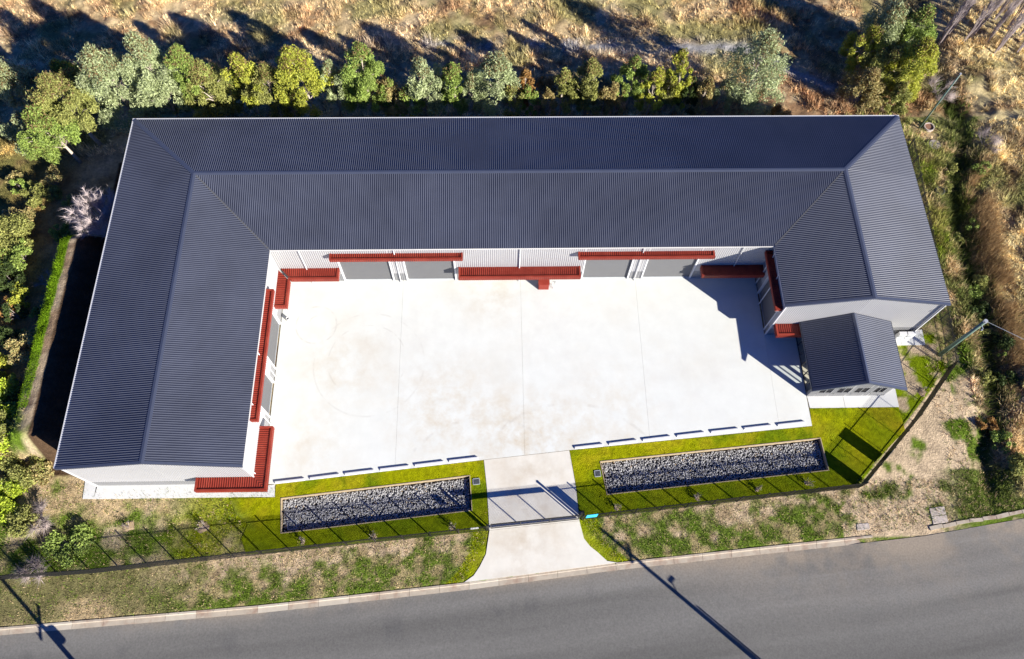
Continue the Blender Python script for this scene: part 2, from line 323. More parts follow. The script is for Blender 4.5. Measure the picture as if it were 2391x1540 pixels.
# ---- lawns round the two basins: real sheets with the basin cut out
def lawn(poly, hole_poly, name):
    import bmesh
    bm = bmesh.new()
    def loop(P, st=.5):
        pts = []
        for i in range(len(P)):
            a = np.array(P[i]); b = np.array(P[(i+1) % len(P)]); k = max(1, int(np.hypot(*(b-a))/st))
            pts += [a+(b-a)*j/k for j in range(k)]
        vs = [bm.verts.new((p[0], p[1], .03)) for p in pts]
        for i in range(len(vs)): bm.edges.new((vs[i], vs[(i+1) % len(vs)]))
    loop(poly); loop(hole_poly)
    bmesh.ops.triangle_fill(bm, use_beauty=True, edges=bm.edges[:])
    bmesh.ops.subdivide_edges(bm, edges=[e for e in bm.edges if e.calc_length() > 1.2], cuts=2, use_grid_fill=True)
    bmesh.ops.triangulate(bm, faces=bm.faces[:]); bm.verts.ensure_lookup_table()
    V = np.array([v.co[:] for v in bm.verts]); F = np.array([[v.index for v in f.verts] for f in bm.faces])
    bm.verts.index_update(); F = np.array([[v.index for v in f.verts] for f in bm.faces]); bm.free()
    x, y = V[:, 0], V[:, 1]; c = lawncol(x, y)
    tag(np_obj(name, V, F, M['lawn'], cols=c), kind='structure')
def lawncol(x, y):
    n = fbm(x, y, 2.4, 3, 61); c = lerp(C['lawn']+0*x[..., None], C['lawn2'], ss(.45, .68, n)); c = lerp(c, C['gold'], ss(.5, .7, fbm(x, y, 1.3, 3, 62))*.6)
    south = ss(-33.5, -37.5, y-.09*(x-33)); c = lerp(c, C['lawn2']*.85, south*.75)
    w = 1-ss(9, 15.5, x); c = lerp(c, lerp(C['lawn2']+0*x[..., None], C['olive']*1.5, ss(.5, .6, n)), w*.7)
    ee = ss(66.5, 69, x+.25*(y+30)); c = lerp(c, lerp(C['lawn2']*1.2+0*x[..., None], C['gold']*.8, ss(.5, .62, n)), ee*.6)
    return c
lawn(LAWN_L, BAS_L, 'lawn'); lawn(LAWN_R, BAS_R, 'lawn')

# ------------------------------------------------------------------ road, kerb
rx = np.concatenate([np.arange(-160, -30, 4), np.arange(-30, 100, .25), np.arange(100, 220, 4)]); ro = np.arange(0, 14.6, .2)
RX, RO = np.meshgrid(rx, ro); RY = kerb_y(RX)-.55-RO; RZ = -.12+.145*ss(63, 67, RX)*np.exp(-RO/4)+.05*ss(0, 6, RO)
nn = fbm(RX, RO, 5, 4, 71); ns = fbm(RX*.05, RO, 1.6, 3, 72); nf = fbm(RX, RO, .8, 3, 73)
rc = (np.array((.155, .150, .136))+0*RX[..., None])*(.66+.68*ns)[..., None]
rc = rc*(1-.16*ss(.52, .72, fbm(RX*.06, RO*1., 1.3, 3, 77)))[..., None]
dm = np.exp(-RO/(.45+1.1*ss(42, 62, RX)+.7*ss(60, 72, RX)))*(.25+.95*ss(.35, .65, nn*.6+nf*.4)); rc = lerp(rc, np.array((.27, .225, .17)), np.clip(dm*(.65+.5*ss(40, 60, RX)), 0, .9)); cr = (np.abs(fbm(RX*.5, RO, 2.2, 4, 74)-.5) < .006)*ss(.5, .6, fbm(RX, RO, 9, 2, 76)); rc = lerp(rc, np.array((.06, .06, .06)), cr*.0)
dk = ss(.62, .72, fbm(RX, RO, 2.5, 3, 79))*np.exp(-((RO-2.3)/1.2)**2)*.5; rc = lerp(rc, np.array((.08, .08, .08)), dk*.6)
ri = np.arange(RX.size).reshape(RX.shape); rf = np.stack([ri[:-1, :-1], ri[1:, :-1], ri[1:, 1:], ri[:-1, 1:]], -1).reshape(-1, 4)
tag(np_obj('road', np.stack([RX, RY, RZ], -1).reshape(-1, 3), rf, M['road'], cols=rc.reshape(-1, 3), smooth=True), kind='structure')
kb = tag(link(bpy.data.objects.new('kerb', None)), kind='structure'); ORG['kerb'] = np.zeros(3)
xs = [-34.0]
while xs[-1] < 66.2: xs.append(min(66.5, xs[-1]+2.45))
for a, b in zip(xs[:-1], xs[1:]):
    a2, b2 = a+.012, b-.012; ya, yb = float(kerb_y(a2)), float(kerb_y(b2)); drop = 31.2 < (a+b)/2 < 45
    top = -.02 if drop else .035
    sec = [(0, top), (-.15, top), (-.20, -.075), (-.58, -.085), (-.58, -.3), (0, -.3)]; vs = [(a2, ya+o, z) for o, z in sec]+[(b2, yb+o, z) for o, z in sec]
    MB().add(vs, [(0, 6, 7, 1), (1, 7, 8, 2), (2, 8, 9, 3), (3, 9, 10, 4), (4, 10, 11, 5), (5, 11, 6, 0), (5, 4, 3, 2, 1, 0), (6, 7, 8, 9, 10, 11)]).build('kerb_stone', M['kerb'] if rnd.random() < .75 else M['kerbtop'], kb)
# ------------------------------------------------------------------ concrete paving
def paving(name, panels, m, z=.05, zb=-.12):
    e = tag(link(bpy.data.objects.new(name, None)), kind='structure'); ORG[e.name] = np.zeros(3)
    for P in panels: MB().prism(P, zb, z).build('slab', m, e)
    return e
def ysouth(x): return float(np.interp(x, [14.2, 15.32, 33.4, 40.93, 63], [-34.12, -34.0, -32.09, -31.32, -29.37]))
js = [14.28, 25.63, 37.0, 48.2, 60.0]; g = .006; pan = []
for a, b in zip(js[:-1], js[1:]):
    m_ = [x for x in (33.4, 40.93) if a < x < b]; pan.append([(a+g, -14.1), (b-g, -14.1), (b-g, ysouth(b))]+[(x, ysouth(x)) for x in m_[::-1]]+[(a+g, ysouth(a))])
pan[0][-1] = (14.28+g, -33.93); pan[0].insert(-1, (15.32, -34.0))
pan.append([(60.0+g, -20.36), (62.94, -20.36), (62.94, -26.6), (62.97, -29.38), (60.0+g, ysouth(60))])
paving('yard_pavement', pan, M['conc'])
dl = [(33.40, -32.12), (33.66, -34.69), (33.85, -38.2)]; dr = [(41.52, -37.5), (41.36, -34.53), (40.95, -31.36)]
paving('driveway', [dl+dr, [(33.85, -38.22), (33.55, -40.14), (33.03, -41.13), (32.52, -41.86), (31.75, -42.37), (37.5, -41.77), (44.5, -41.0), (43.67, -40.86), (42.94, -40.16), (42.32, -39.65), (41.83, -39.0), (41.52, -37.52)]], M['drive'], .045, -.2)
PX = [-.93, .03, 3.95, 7.9, 11.8, 15.42]
paving('footpath', [[(-.99, -33.5), (.14, -33.95), (.03, -35.05), (-.9, -35.04)]]+[[(a+g, -33.9), (b, -33.9), (b, -35.08), (a+g, -35.06)] for a, b in zip(PX[1:-1], PX[2:-1]+[14.27])]+[[(14.29, -34.14), (15.3, -34.03), (15.42, -35.1), (14.29, -35.09)]], M['conc2'])
paving('footpath', [[(63.0, -26.55), (66.3, -26.55), (66.3, -27.7), (63.08, -27.7)], [(66.33, -26.55), (70.1, -26.55), (70.1, -25.9), (71.3, -25.9), (71.27, -27.7), (66.33, -27.7)]], M['conc2'])
paving('footpath', [[(70.2, -20.3), (72.9, -20.3), (72.9, -21.6), (70.2, -21.6)], [(72.93, -20.3), (75.2, -20.0), (75.16, -21.6), (72.93, -21.6)]], M['conc2'])

# ------------------------------------------------------------------ warehouse
WH = thing('warehouse', 'U-shaped pale warehouse with dark ribbed steel roof, roller doors and red awnings', 'warehouse', (0, 0, 0))
PRO = [(0, 0), (.136, 0), (.153, .047), (.167, .047), (.184, 0)]
def ribs(u0, u1, pitch=.19, pro=PRO):
    k = int((u1-u0)/pitch)+1; us = []; hs = []
    for i in range(k):
        for a, h in pro:
            u = u0+i*pitch+a*pitch/.19
            if u < u1: us.append(u); hs.append(h)
    us.append(u1); hs.append(0); return np.array(us), np.array(hs)
def sheet(name, u0, u1, v0, v1, pos, m, parent, pitch=.19, pro=PRO, cuts=()):
    """ribbed sheet: ribs run along v, profile along u; v0(u), v1(u) trim the ends at hips and valleys"""
    us, hs = ribs(u0, u1, pitch, pro)
    for c in cuts:
        hc = np.interp(c, us, hs); us = np.append(us, c); hs = np.append(hs, hc)
    o = np.argsort(us, kind='stable'); us = us[o]; hs = hs[o]
    a = np.array([v0(u) for u in us]); b = np.array([v1(u) for u in us]); b = np.maximum(a, b)
    P0 = pos(us, a, hs); P1 = pos(us, b, hs); V = np.concatenate([P0, P1]); k = len(us); i = np.arange(k-1)
    F = np.stack([i, i+1, i+1+k, i+k], -1)
    return np_obj(name, V, F, m, parent)
st = lambda x, y, z: np.stack([x+0*z, y+0*z, z], -1)
ov = .10
zf = lambda v, h: HE+v*TS+h
sheet('roof_slope', 0, L, lambda u: -ov, lambda u: min(u, L-u, HW), lambda u, v, h: st(u, -v, zf(v, h)), M['roof'], WH)
sheet('roof_slope', HW, L-HW, lambda u: max(WD-u, WD-(L-u), -ov), lambda u: HW, lambda u, v, h: st(u, -WD+v, zf(v, h)), M['roof'], WH)
sheet('roof_slope', 0, LW+.06, lambda u: -ov, lambda u: min(u, HW), lambda u, v, h: st(v, -u, zf(v, h)), M['roof'], WH)
sheet('roof_slope', HW, LW+.06, lambda u: max(WD-u, -ov), lambda u: HW, lambda u, v, h: st(WD-v, -u, zf(v, h)), M['roof'], WH)
sheet('roof_slope', 0, LE+.06, lambda u: -ov, lambda u: min(u, HW), lambda u, v, h: st(L-v, -u, zf(v, h)), M['roof'], WH)
sheet('roof_slope', HW, LE+.06, lambda u: max(WD-u, -ov), lambda u: HW, lambda u, v, h: st(L-WD+v, -u, zf(v, h)), M['roof'], WH)
def capstrip(name, a, b, w, dz, m, parent, zc=.055, lip=.03):
    a = np.array(a, float); b = np.array(b, float); d = (b-a)[:2]; d = d/np.hypot(*d); r = np.array([d[1], -d[0], 0])
    up = np.array([0, 0, zc]); e = w*r; dn = np.array([0, 0, dz]); lp = np.array([0, 0, lip]); vs = []
    for p in (a, b): vs += [p+up-e-dn-lp, p+up-e-dn, p+up, p+up+e-dn, p+up+e-dn-lp]
    return MB().add(vs, [(i, i+1, i+6, i+5) for i in range(4)]).build(name, m, parent)
k2 = math.sqrt(.5); cw = .20
R0 = (HW, -HW, HR); R1 = (L-HW, -HW, HR)
capstrip('ridge_cap', R0, R1, cw, cw*TS, M['cap'], WH); capstrip('ridge_cap', (HW, -LW-.06, HR), R0, cw, cw*TS, M['cap'], WH); capstrip('ridge_cap', (L-HW, -LE-.06, HR), R1, cw, cw*TS, M['cap'], WH)
capstrip('hip_cap', (-.05, .05, HE-.01), R0, cw, cw*TS*k2, M['cap'], WH, .058); capstrip('hip_cap', (L+.05, .05, HE-.01), R1, cw, cw*TS*k2, M['cap'], WH, .058)
capstrip('valley_gutter', (WD, -WD, HE), R0, .07, -.07*TS*k2, M['valley'], WH, .03, .01); capstrip('valley_gutter', (L-WD, -WD, HE), R1, .07, -.07*TS*k2, M['valley'], WH, .03, .01)
def barge(x0, x1, y, ze, zr, parent):
    xm = (x0+x1)/2; mb = MB(); w = .16; t = .05
    for a, b in (((x0-.1, ze-.1*(zr-ze)/(xm-x0)), (xm, zr)), ((xm, zr), (x1+.1, ze-.1*(zr-ze)/(xm-x0)))):
        vs = []
        for px, pz in (a, b): vs += [(px, y+w, pz+t), (px, y-.06, pz+t), (px, y-.06, pz-.16), (px, y+w, pz+t-.03)]
        mb.add(vs, [(0, 1, 5, 4), (1, 2, 6, 5), (3, 0, 4, 7), (0, 3, 2, 1), (4, 5, 6, 7)])
    return mb.build('barge_cap', M['cap'], parent)
barge(0, WD, -LW-.06, HE, HR, WH); barge(L-WD, L, -LE-.06, HE, HR, WH)
def gutter(a, b, m, parent, w=.15, h=.13):
    a = Vector(a); b = Vector(b); MB().beam(a+Vector((0, 0, -.10)), b+Vector((0, 0, -.10)), w, h).build('gutter', m, parent)
gutter((-.27, .18, HE), (L+.16, .18, HE), M['white'], WH, .17); gutter((-.18, .09, HE), (-.18, -LW, HE), M['white'], WH, .17); gutter((L+.09, 0, HE), (L+.09, -LE, HE), M['dgutter'], WH, .14)
gutter((WD+.12, -WD-.06, HE), (L-WD-.12, -WD-.06, HE), M['gutter'], WH, .12, .12); gutter((WD+.06, -WD, HE), (WD+.06, -LW, HE), M['gutter'], WH, .12, .12); gutter((L-WD-.06, -WD, HE), (L-WD-.06, -LE, HE), M['gutter'], WH, .12, .12)
# ---- walls
PW = [(0, 0), (.150, 0), (.158, .017), (.176, .017), (.184, 0)]
def clad(p0, p1, z0, z1, m, parent, name='wall_cladding', off=0., cuts=()):
    """vertical ribbed cladding from p0 to p1; the outside is on the right-hand side walking p0 -> p1"""
    p0 = np.array(p0); p1 = np.array(p1); Ln = np.hypot(*(p1-p0)); d = (p1-p0)/Ln; nr = np.array([d[1], -d[0]])
    f0 = z0 if callable(z0) else (lambda u: z0); f1 = z1 if callable(z1) else (lambda u: z1)
    return sheet(name, 0, Ln, f0, f1, lambda u, v, h: np.stack([p0[0]+d[0]*u+nr[0]*(h+off), p0[1]+d[1]*u+nr[1]*(h+off), v], -1), m, parent, .19, PW, cuts)
BZ = 1.52
def wall(p0, p1, zt, openings=(), parent=WH, base=BZ, hd=5.0, cuts=(), m=None):
    p0 = np.array(p0, float); p1 = np.array(p1, float); Ln = np.hypot(*(p1-p0)); d = (p1-p0)/Ln
    ed = [0]+[q for o in openings for q in o]+[Ln]
    for i in range(0, len(ed), 2):
        a, b = p0+d*ed[i], p0+d*ed[i+1]
        if ed[i+1]-ed[i] > .05:
            clad(a, b, base, (lambda u, s=ed[i]: zt(u+s)), m or M['wall'], parent, cuts=[c-ed[i] for c in cuts if ed[i] < c < ed[i+1]])
            clad(a, b, 0., base+.02, M['base'], parent, 'base_cladding', -.03)
    for o in openings: clad(p0+d*o[0], p0+d*o[1], hd, (lambda u, s=o[0]: zt(u+s)), M['wall'], parent)
flat = lambda u: HE-.02
XWI, XEI, YNI = 14.25, 60.03, -14.25
OPN = [(19.96, 24.8), (26.0, 30.8), (42.9, 47.5), (48.75, 53.6)]
wall((XWI, YNI), (XEI, YNI), flat, [(a-XWI, b-XWI) for a, b in OPN])
OPW = [(18.7, 23.35), (24.6, 28.0)]     # along -y
wall((XWI, -33.95), (XWI, YNI), flat, [(33.95-b, 33.95-a) for a, b in OPW[::-1]])
OPE = [(15.9, 19.9)]
wall((XEI, YNI), (XEI, -20.40), flat, [(a-14.25, b-14.25) for a, b in OPE])
gab = lambda u: HE-.02+min(u, WD-.3-u)*TS+.02
wall((.15, -33.95), (XWI, -33.95), gab, cuts=(HW-.15,)); wall((XEI, -20.40), (74.13, -20.40), gab, cuts=(HW-.15,))
wall((.15, -.15), (.15, -33.95), flat); wall((74.13, -20.40), (74.13, -.15), flat); wall((74.13, -.15), (.15, -.15), flat)
for (x, y) in ((XWI, -33.95), (.15, -33.95), (XEI, -20.40), (74.13, -20.40)):
    MB().box((x+(.01 if x in (XWI, 74.13) else -.01), y-.012, HE/2-.1), (.10, .10, HE-.25)).build('corner_flashing', M['white'], WH)
def rdoor(a, b, nrm, zt=4.95):
    """roller door between plan points a, b, set back behind the wall face; nrm points outwards"""
    a = np.array(a, float); b = np.array(b, float); nrm = np.array(nrm, float); e = MB(); bk = -.16
    k = int(zt/.1)
    for i in range(k):
        z0, z1 = .06+i*zt/k, .06+(i+1)*zt/k-.012; zs = [z0, z0+.02, z1-.02, z1, z1+.012]; os = [bk-.012, bk, bk, bk-.012, bk-.012]; vs = []
        for z, o in zip(zs, os): vs += [(*(a+nrm*o), z), (*(b+nrm*o), z)]
        e.add(vs, [(2*j, 2*j+1, 2*j+3, 2*j+2) for j in range(4)])
    o = e.build('roller_door', M['door'], WH)
    d = (b-a)/np.hypot(*(b-a))
    for q, s in ((a, 1), (b, -1)):
        c = q+d*s*.05+nrm*(-.07); fr_ = MB().box((c[0], c[1], zt/2+.05), (.14 if abs(d[0]) > .5 else .24, .24 if abs(d[0]) > .5 else .14, zt), 0)
        fr_.build('door_jamb', M['white'], o)
    c = (a+b)/2+nrm*(bk+.03); wdt = np.hypot(*(b-a))-.25
    MB().box((c[0], c[1], .11), (wdt, .06, .1) if abs(d[0]) > .5 else (.06, wdt, .1)).build('bottom_bar', M['galv'], o)
for a, b in OPN: rdoor((a, YNI), (b, YNI), (0, -1))
for a, b in OPW: rdoor((XWI, -b), (XWI, -a), (1, 0))
for a, b in OPE: rdoor((XEI, -a), (XEI, -b), (-1, 0))
def pipe(x, y, z0, z1, nrm):
    mb = MB(); r = .055; nx_, ny_ = nrm
    mb.tube([(x+nx_*.02, y+ny_*.02, z1), (x+nx_*.09, y+ny_*.09, z1-.25), (x+nx_*.09, y+ny_*.09, z0+.15), (x+nx_*.2, y+ny_*.2, z0+.03)], [r]*4, 6).build('downpipe', M['white'], WH)
for x in (16.89, 25.4, 36.83, 48.1, 57.2): pipe(x, YNI-.02, .05, HE-.1, (0, -1))
for y in (-24.1, -28.6, -33.7): pipe(XWI+.02, y, .05, HE-.1, (1, 0))
for y in (-15.0, -17.2): pipe(XEI-.02, y, .05, HE-.1, (-1, 0))
# ---- awnings: ribbed tray behind a raised fascia with flat capping
def awning(runs, z0, z1, parent=WH, fa=.17):
    """runs: (u0,u1,lo(u),hi(u),pos(u,v)->xy, depth, end0, end1) - u along the wall, v outwards"""
    A = link(bpy.data.objects.new('awning', None), parent); ORG[A.name] = ORG[parent.name]
    for (u0, u1, lo, hi, pos, dep, e0, e1, f0, f1) in runs:
        def P(u, v, z): x, y = pos(u, v); return np.stack([x+0*z, y+0*z, z], -1)
        sheet('ribbed_sheet', u0+(fa if e0 else 0), u1-(fa if e1 else 0), lambda u: lo(u), lambda u: max(lo(u), hi(u)-fa*.9), lambda u, v, h: P(u, v, z1-.06-.10*v/dep+h*1.0), M['red'], A)
        cp = MB(); fs = MB()
        Q = lambda u, v, z: tuple(map(float, (*pos(u, v), z)))
        cp.add([Q(f0[0], dep, z1), Q(f1[0], dep, z1), Q(f1[1], dep-fa, z1), Q(f0[1], dep-fa, z1), Q(f0[0], dep, z1-.03), Q(f1[0], dep, z1-.03), Q(f1[1], dep-fa, z1-.14), Q(f0[1], dep-fa, z1-.14)], [(0, 1, 2, 3), (3, 2, 6, 7), (0, 4, 5, 1)])
        for e, u, s in ((e0, u0, 1), (e1, u1, -1)):
            if e: cp.add([Q(u, 0, z1+.004), Q(u, dep, z1+.004), Q(u+s*fa, dep-.001, z1+.004), Q(u+s*fa, 0, z1+.004), Q(u+s*fa, dep, z1-.14), Q(u+s*fa, 0, z1-.14)], [(0, 1, 2, 3), (3, 2, 4, 5)])
        cp.build('capping', M['red'], A)
        a, b = sorted((f0[0], f1[0]))
        sheet('fascia', a, b, lambda u: z0, lambda u: z1-.02, lambda u, v, h: P(u, dep-.03+h*.8, v), M['red'], A)
        for e, u, s in ((e0, u0, -1), (e1, u1, 1)):
            if e: sheet('fascia', 0, dep, lambda q: z0, lambda q: z1-.02, lambda q, v, h, u=u, s=s: np.stack([*[w+0*v for w in pos(u+s*(h*.8-.03), q)], v], -1), M['red'], A)
        fs.add([Q(u0, lo(u0), z0+.06), Q(u1, lo(u1), z0+.06), Q(f1[0], dep-.04, z0+.06), Q(f0[0], dep-.04, z0+.06)], [(0, 1, 2, 3)]).build('soffit', M['white'], A)
    return A
north = lambda u, v: (u, YNI-v); west = lambda u, v: (XWI+v, -u); east = lambda u, v: (XEI-v, -u); southw = lambda u, v: (u, -33.98-v); southe = lambda u, v: (u, -20.42-v)
zero = lambda u: 0.
def simple(u0, u1, pos, dep): return (u0, u1, zero, (lambda u: dep), pos, dep, True, True, (u0, u0), (u1, u1))
DH, DLo = .68, 1.16
awning([simple(19.54, 31.62, north, DH)], 4.98, 5.42); awning([simple(42.14, 54.66, north, DH)], 4.98, 5.42); awning([simple(17.85, 30.0, west, DH)], 5.0, 5.5); awning([simple(14.3, 20.3, east, DH)], 4.98, 5.42)
awning([simple(31.1, 42.6, north, DLo)], 2.12, 2.7); awning([simple(60.18, 62.6, southe, DLo)], 2.05, 2.66)
awning([(54.05, 60.0, zero, lambda u: DLo, north, DLo, True, False, (54.05, 54.05), (60.0, 60.0))], 2.12, 2.7)
c0 = XWI
awning([(c0, 19.9, zero, lambda u: min(DLo, u-c0), north, DLo, False, True, (c0+DLo, c0+DLo-.17), (19.9, 19.9)),
        (14.25, 18.25, zero, lambda u: min(DLo, u-14.25), west, DLo, False, True, (14.25+DLo, 14.25+DLo-.17), (18.25, 18.25))], 2.12, 2.74)
awning([(29.6, 33.98+DLo, lambda u: max(0, u-33.98), lambda u: DLo, west, DLo, True, False, (29.6, 29.6), (33.98+DLo, 33.98+DLo-.17)),
        (9.5, XWI+DLo, lambda u: max(0, u-XWI), lambda u: DLo, southw, DLo, True, False, (9.5, 9.5), (XWI+DLo, XWI+DLo-.17))], 2.12, 2.74)

# ------------------------------------------------------------------ office annex
AN = thing('office_annex', 'small gabled office annex with glazed side joined to the warehouse end wall', 'building', (66.55, -23.5, 0))
ax0, ax1, ay, ae, ar = 62.43, 70.66, -27.06, 3.0, 4.84; am = (ax0+ax1)/2; at_ = (ar-ae)/(am-ax0)
az = lambda v, h: ae+v*at_+h
sheet('roof_slope', 20.42, -ay, lambda u: -.05, lambda u: am-ax0, lambda u, v, h: st(ax0+v, -u, az(v, h)), M['roof'], AN)
sheet('roof_slope', 20.42, -ay, lambda u: -.05, lambda u: am-ax0, lambda u, v, h: st(ax1-v, -u, az(v, h)), M['roof'], AN)
capstrip('ridge_cap', (am, ay, ar), (am, -20.44, ar), .18, .18*at_, M['cap'], AN); barge(ax0, ax1, ay, ae, ar, AN)
gutter((ax0-.07, -20.45, ae), (ax0-.07, ay, ae), M['dgutter'], AN, .13); gutter((ax1+.07, -20.45, ae), (ax1+.07, ay, ae), M['dgutter'], AN, .13)
MB().prism([(63.0, -20.45), (70.1, -20.45), (70.1, -26.54), (63.0, -26.54)], .0, .075).build('floor', M['floor'], AN)
AX0, AX1, AYS = 62.97, 70.13, -26.58
wins = [(63.6, 64.85), (65.2, 66.45), (66.8, 68.05), (68.55, 69.6)]; az0, az1 = .85, 2.2
agz = lambda u: az(u+AX0-ax0, 0) if u+AX0 < am else az(ax1-AX0-u, 0)
ed = [AX0]+[q for o in wins for q in o]+[AX1]
for i in range(0, len(ed), 2): clad((ed[i], AYS), (ed[i+1], AYS), 0., (lambda u, s=ed[i]: agz(u+s-AX0)-.03), M['annexwall'], AN, cuts=[am-ed[i]] if ed[i] < am < ed[i+1] else ())
for a, b in wins:
    clad((a, AYS), (b, AYS), 0., az0, M['annexwall'], AN); clad((a, AYS), (b, AYS), az1, (lambda u, s=a: agz(u+s-AX0)-.03), M['annexwall'], AN)
    f = MB(); t = .06
    for q in (a+t/2, (a+b)/2, b-t/2): f.box((q, AYS+.02, (az0+az1)/2), (t, .07, az1-az0))
    for z in (az0+t/2, az1-t/2): f.box(((a+b)/2, AYS+.02, z), (b-a-t*2, .068, t))
    w = f.build('window', M['base'], AN); MB().add([(a+.05, AYS+.03, az0+.05), (b-.05, AYS+.03, az0+.05), (b-.05, AYS+.03, az1-.05), (a+.05, AYS+.03, az1-.05)], [(0, 1, 2, 3)]).build('pane', M['glass'], w)
    MB().box(((a+b)/2, AYS-.06, az0-.02), (b-a+.1, .12, .05)).build('sill', M['annexwall'], w)
clad((AX1, AYS), (AX1, -20.42), 0., 2.95, M['wall'], AN)
clad((AX0, -26.25), (AX0, AYS), 0., 2.95, M['base'], AN); clad((AX0, -20.45), (AX0, -26.25), 2.55, 2.95, M['base'], AN)
f = MB()
for y in (-20.6, -21.6, -22.6, -23.6, -24.6, -25.5, -26.2): f.box((AX0, y, 1.31), (.08, .08, 2.46))
for z in (.11, 2.5): f.box((AX0, -23.4, z), (.07, 5.68, .08))
gw = f.build('glazed_wall', M['frame'], AN)
for a, b in ((-20.6, -21.6), (-21.6, -22.6), (-22.6, -23.6), (-23.6, -24.6), (-24.6, -25.5), (-25.5, -26.2)): MB().add([(AX0, a-.04, .14), (AX0, b+.04, .14), (AX0, b+.04, 2.46), (AX0, a-.04, 2.46)], [(0, 1, 2, 3)]).build('pane', M['glass'], gw)
MB().box((66.55, -20.52, 1.5), (7.0, .05, 2.8)).build('back_wall', M['wall'], AN)
# ------------------------------------------------------------------ things round the building
def prop(name, label, cat, loc, group=None): return thing(name, label, cat, loc, group)
for i, (x, lb) in enumerate(((72.78, 'white air conditioner outdoor unit on slab, beside the annex wall'), (73.58, 'white air conditioner outdoor unit on slab, beside the warehouse corner'))):
    a = prop('air_conditioner', lb, 'air conditioner', (x, -20.75, .05))
    MB().box((x, -20.78, .55), (.72, .34, .9)).build('casing', M['white'], a, bevel=.02); fan = MB()
    fan.tube([(x-.12, -20.955, .6), (x-.12, -20.985, .6)], [.24, .24], 20); fan.build('fan_grille', M['galv'], a)
    ft = MB()
    for q in (-.25, .25): ft.box((x+q, -20.78, .075), (.06, .36, .05))
    ft.build('foot', M['rubber'], a)
c = prop('hose_cabinet', 'red steel cabinet standing in the yard below the long low awning', 'cabinet', (39.2, -15.2, .05))
MB().box((39.2, -15.08, .65), (1.0, .62, 1.2)).build('body', M['red'], c, bevel=.015)
MB().add([(38.66, -15.46, 1.25), (39.74, -15.46, 1.25), (39.74, -14.74, 1.42), (38.66, -14.74, 1.42), (38.66, -15.46, 1.21), (39.74, -15.46, 1.21), (39.74, -14.74, 1.25), (38.66, -14.74, 1.25)], [(0, 1, 2, 3), (0, 4, 5, 1), (1, 5, 6, 2), (2, 6, 7, 3), (3, 7, 4, 0)]).build('sloping_lid', M['red'], c)
MB().box((39.2, -15.4, .62), (.88, .03, .9)).build('door', M['red'], c, bevel=.01)
hv = prop('valve_stand', 'white bent pipe hydrant stand beside the red cabinet', 'pipe', (40.1, -15.0, .05))
MB().tube([(40.05, -14.9, .05), (40.05, -14.9, .8), (40.3, -14.9, .8), (40.3, -15.25, .8), (40.15, -15.25, .8), (40.15, -15.25, .05)], [.035]*6, 8).build('pipework', M['white'], hv)
MB().tube([(40.3, -15.0, .74), (40.3, -15.0, .95)], [.07, .07], 10).build('valve', M['galv'], hv)
s_ = prop('pipe_bollard', 'short open white pipe bollard standing on the yard by the corner awning', 'bollard', (14.95, -18.4, .05)); mb = MB(); kk = 16
for r0, r1 in ((.16, .13),):
    vs = [(14.95+r*math.cos(2*math.pi*i/kk), -18.4+r*math.sin(2*math.pi*i/kk), z) for r, z in ((.16, .05), (.16, .5), (.12, .5), (.12, .06)) for i in range(kk)]
    mb.add(vs, [(j*kk+i, j*kk+(i+1) % kk, (j+1)*kk+(i+1) % kk, (j+1)*kk+i) for j in range(3) for i in range(kk)])
mb.build('pipe_wall', M['white'], s_, True); MB().tube([(14.95, -18.4, .05), (14.95, -18.4, .09)], [.118, .118], 16).build('pipe_fill', M['dark'], s_)
# wheel stops
stp = [((15.32, -34.0), (17.87, -33.74)), ((18.29, -33.69), (20.87, -33.39)), ((21.27, -33.35), (23.87, -33.06)), ((24.34, -33.0), (26.88, -32.73)), ((27.35, -32.67), (29.89, -32.39)), ((30.32, -32.33), (32.9, -32.06)),
       ((41.41, -31.28), (43.99, -31.02)), ((44.48, -30.97), (47.05, -30.69)), ((47.51, -30.66), (50.1, -30.38)), ((50.58, -30.33), (53.22, -30.05)), ((53.69, -30.0), (56.3, -29.75)), ((56.75, -29.72), (59.3, -29.46)), ((59.8, -29.44), (62.4, -29.18))]
sm = MB(); vs = []
for x in (-1.29, 1.29):
    s2 = math.copysign(.05, x)
    vs += [(x, -.10, 0), (x, .10, 0), (x-s2, .07, .15), (x-s2, -.07, .15)]
sme = bpy.data.meshes.new('wheel_stop'); sme.from_pydata(vs, [], [(0, 1, 2, 3), (7, 6, 5, 4), (0, 4, 5, 1), (1, 5, 6, 2), (2, 6, 7, 3), (3, 7, 4, 0)]); sme.materials.append(M['stop'])
for i, (a, b) in enumerate(stp):
    a = np.array(a); b = np.array(b); m_ = (a+b)/2; o = link(bpy.data.objects.new('wheel_stop', sme)); an = math.atan2(*(b-a)[::-1])
    o.location = (m_[0]-math.sin(an)*.13, m_[1]+math.cos(an)*.13, .05); o.rotation_euler[2] = an
    side = 'pebble basin with the grate in its corner' if i < 6 else 'longer pebble basin without a grate inside'
    tag(o, 'pale concrete wheel stop at the yard edge, above the '+('shorter' if i < 6 else 'longer')+' pebble basin', 'wheel stop', 'wheel stops above the shorter basin' if i < 6 else 'wheel stops above the longer basin')
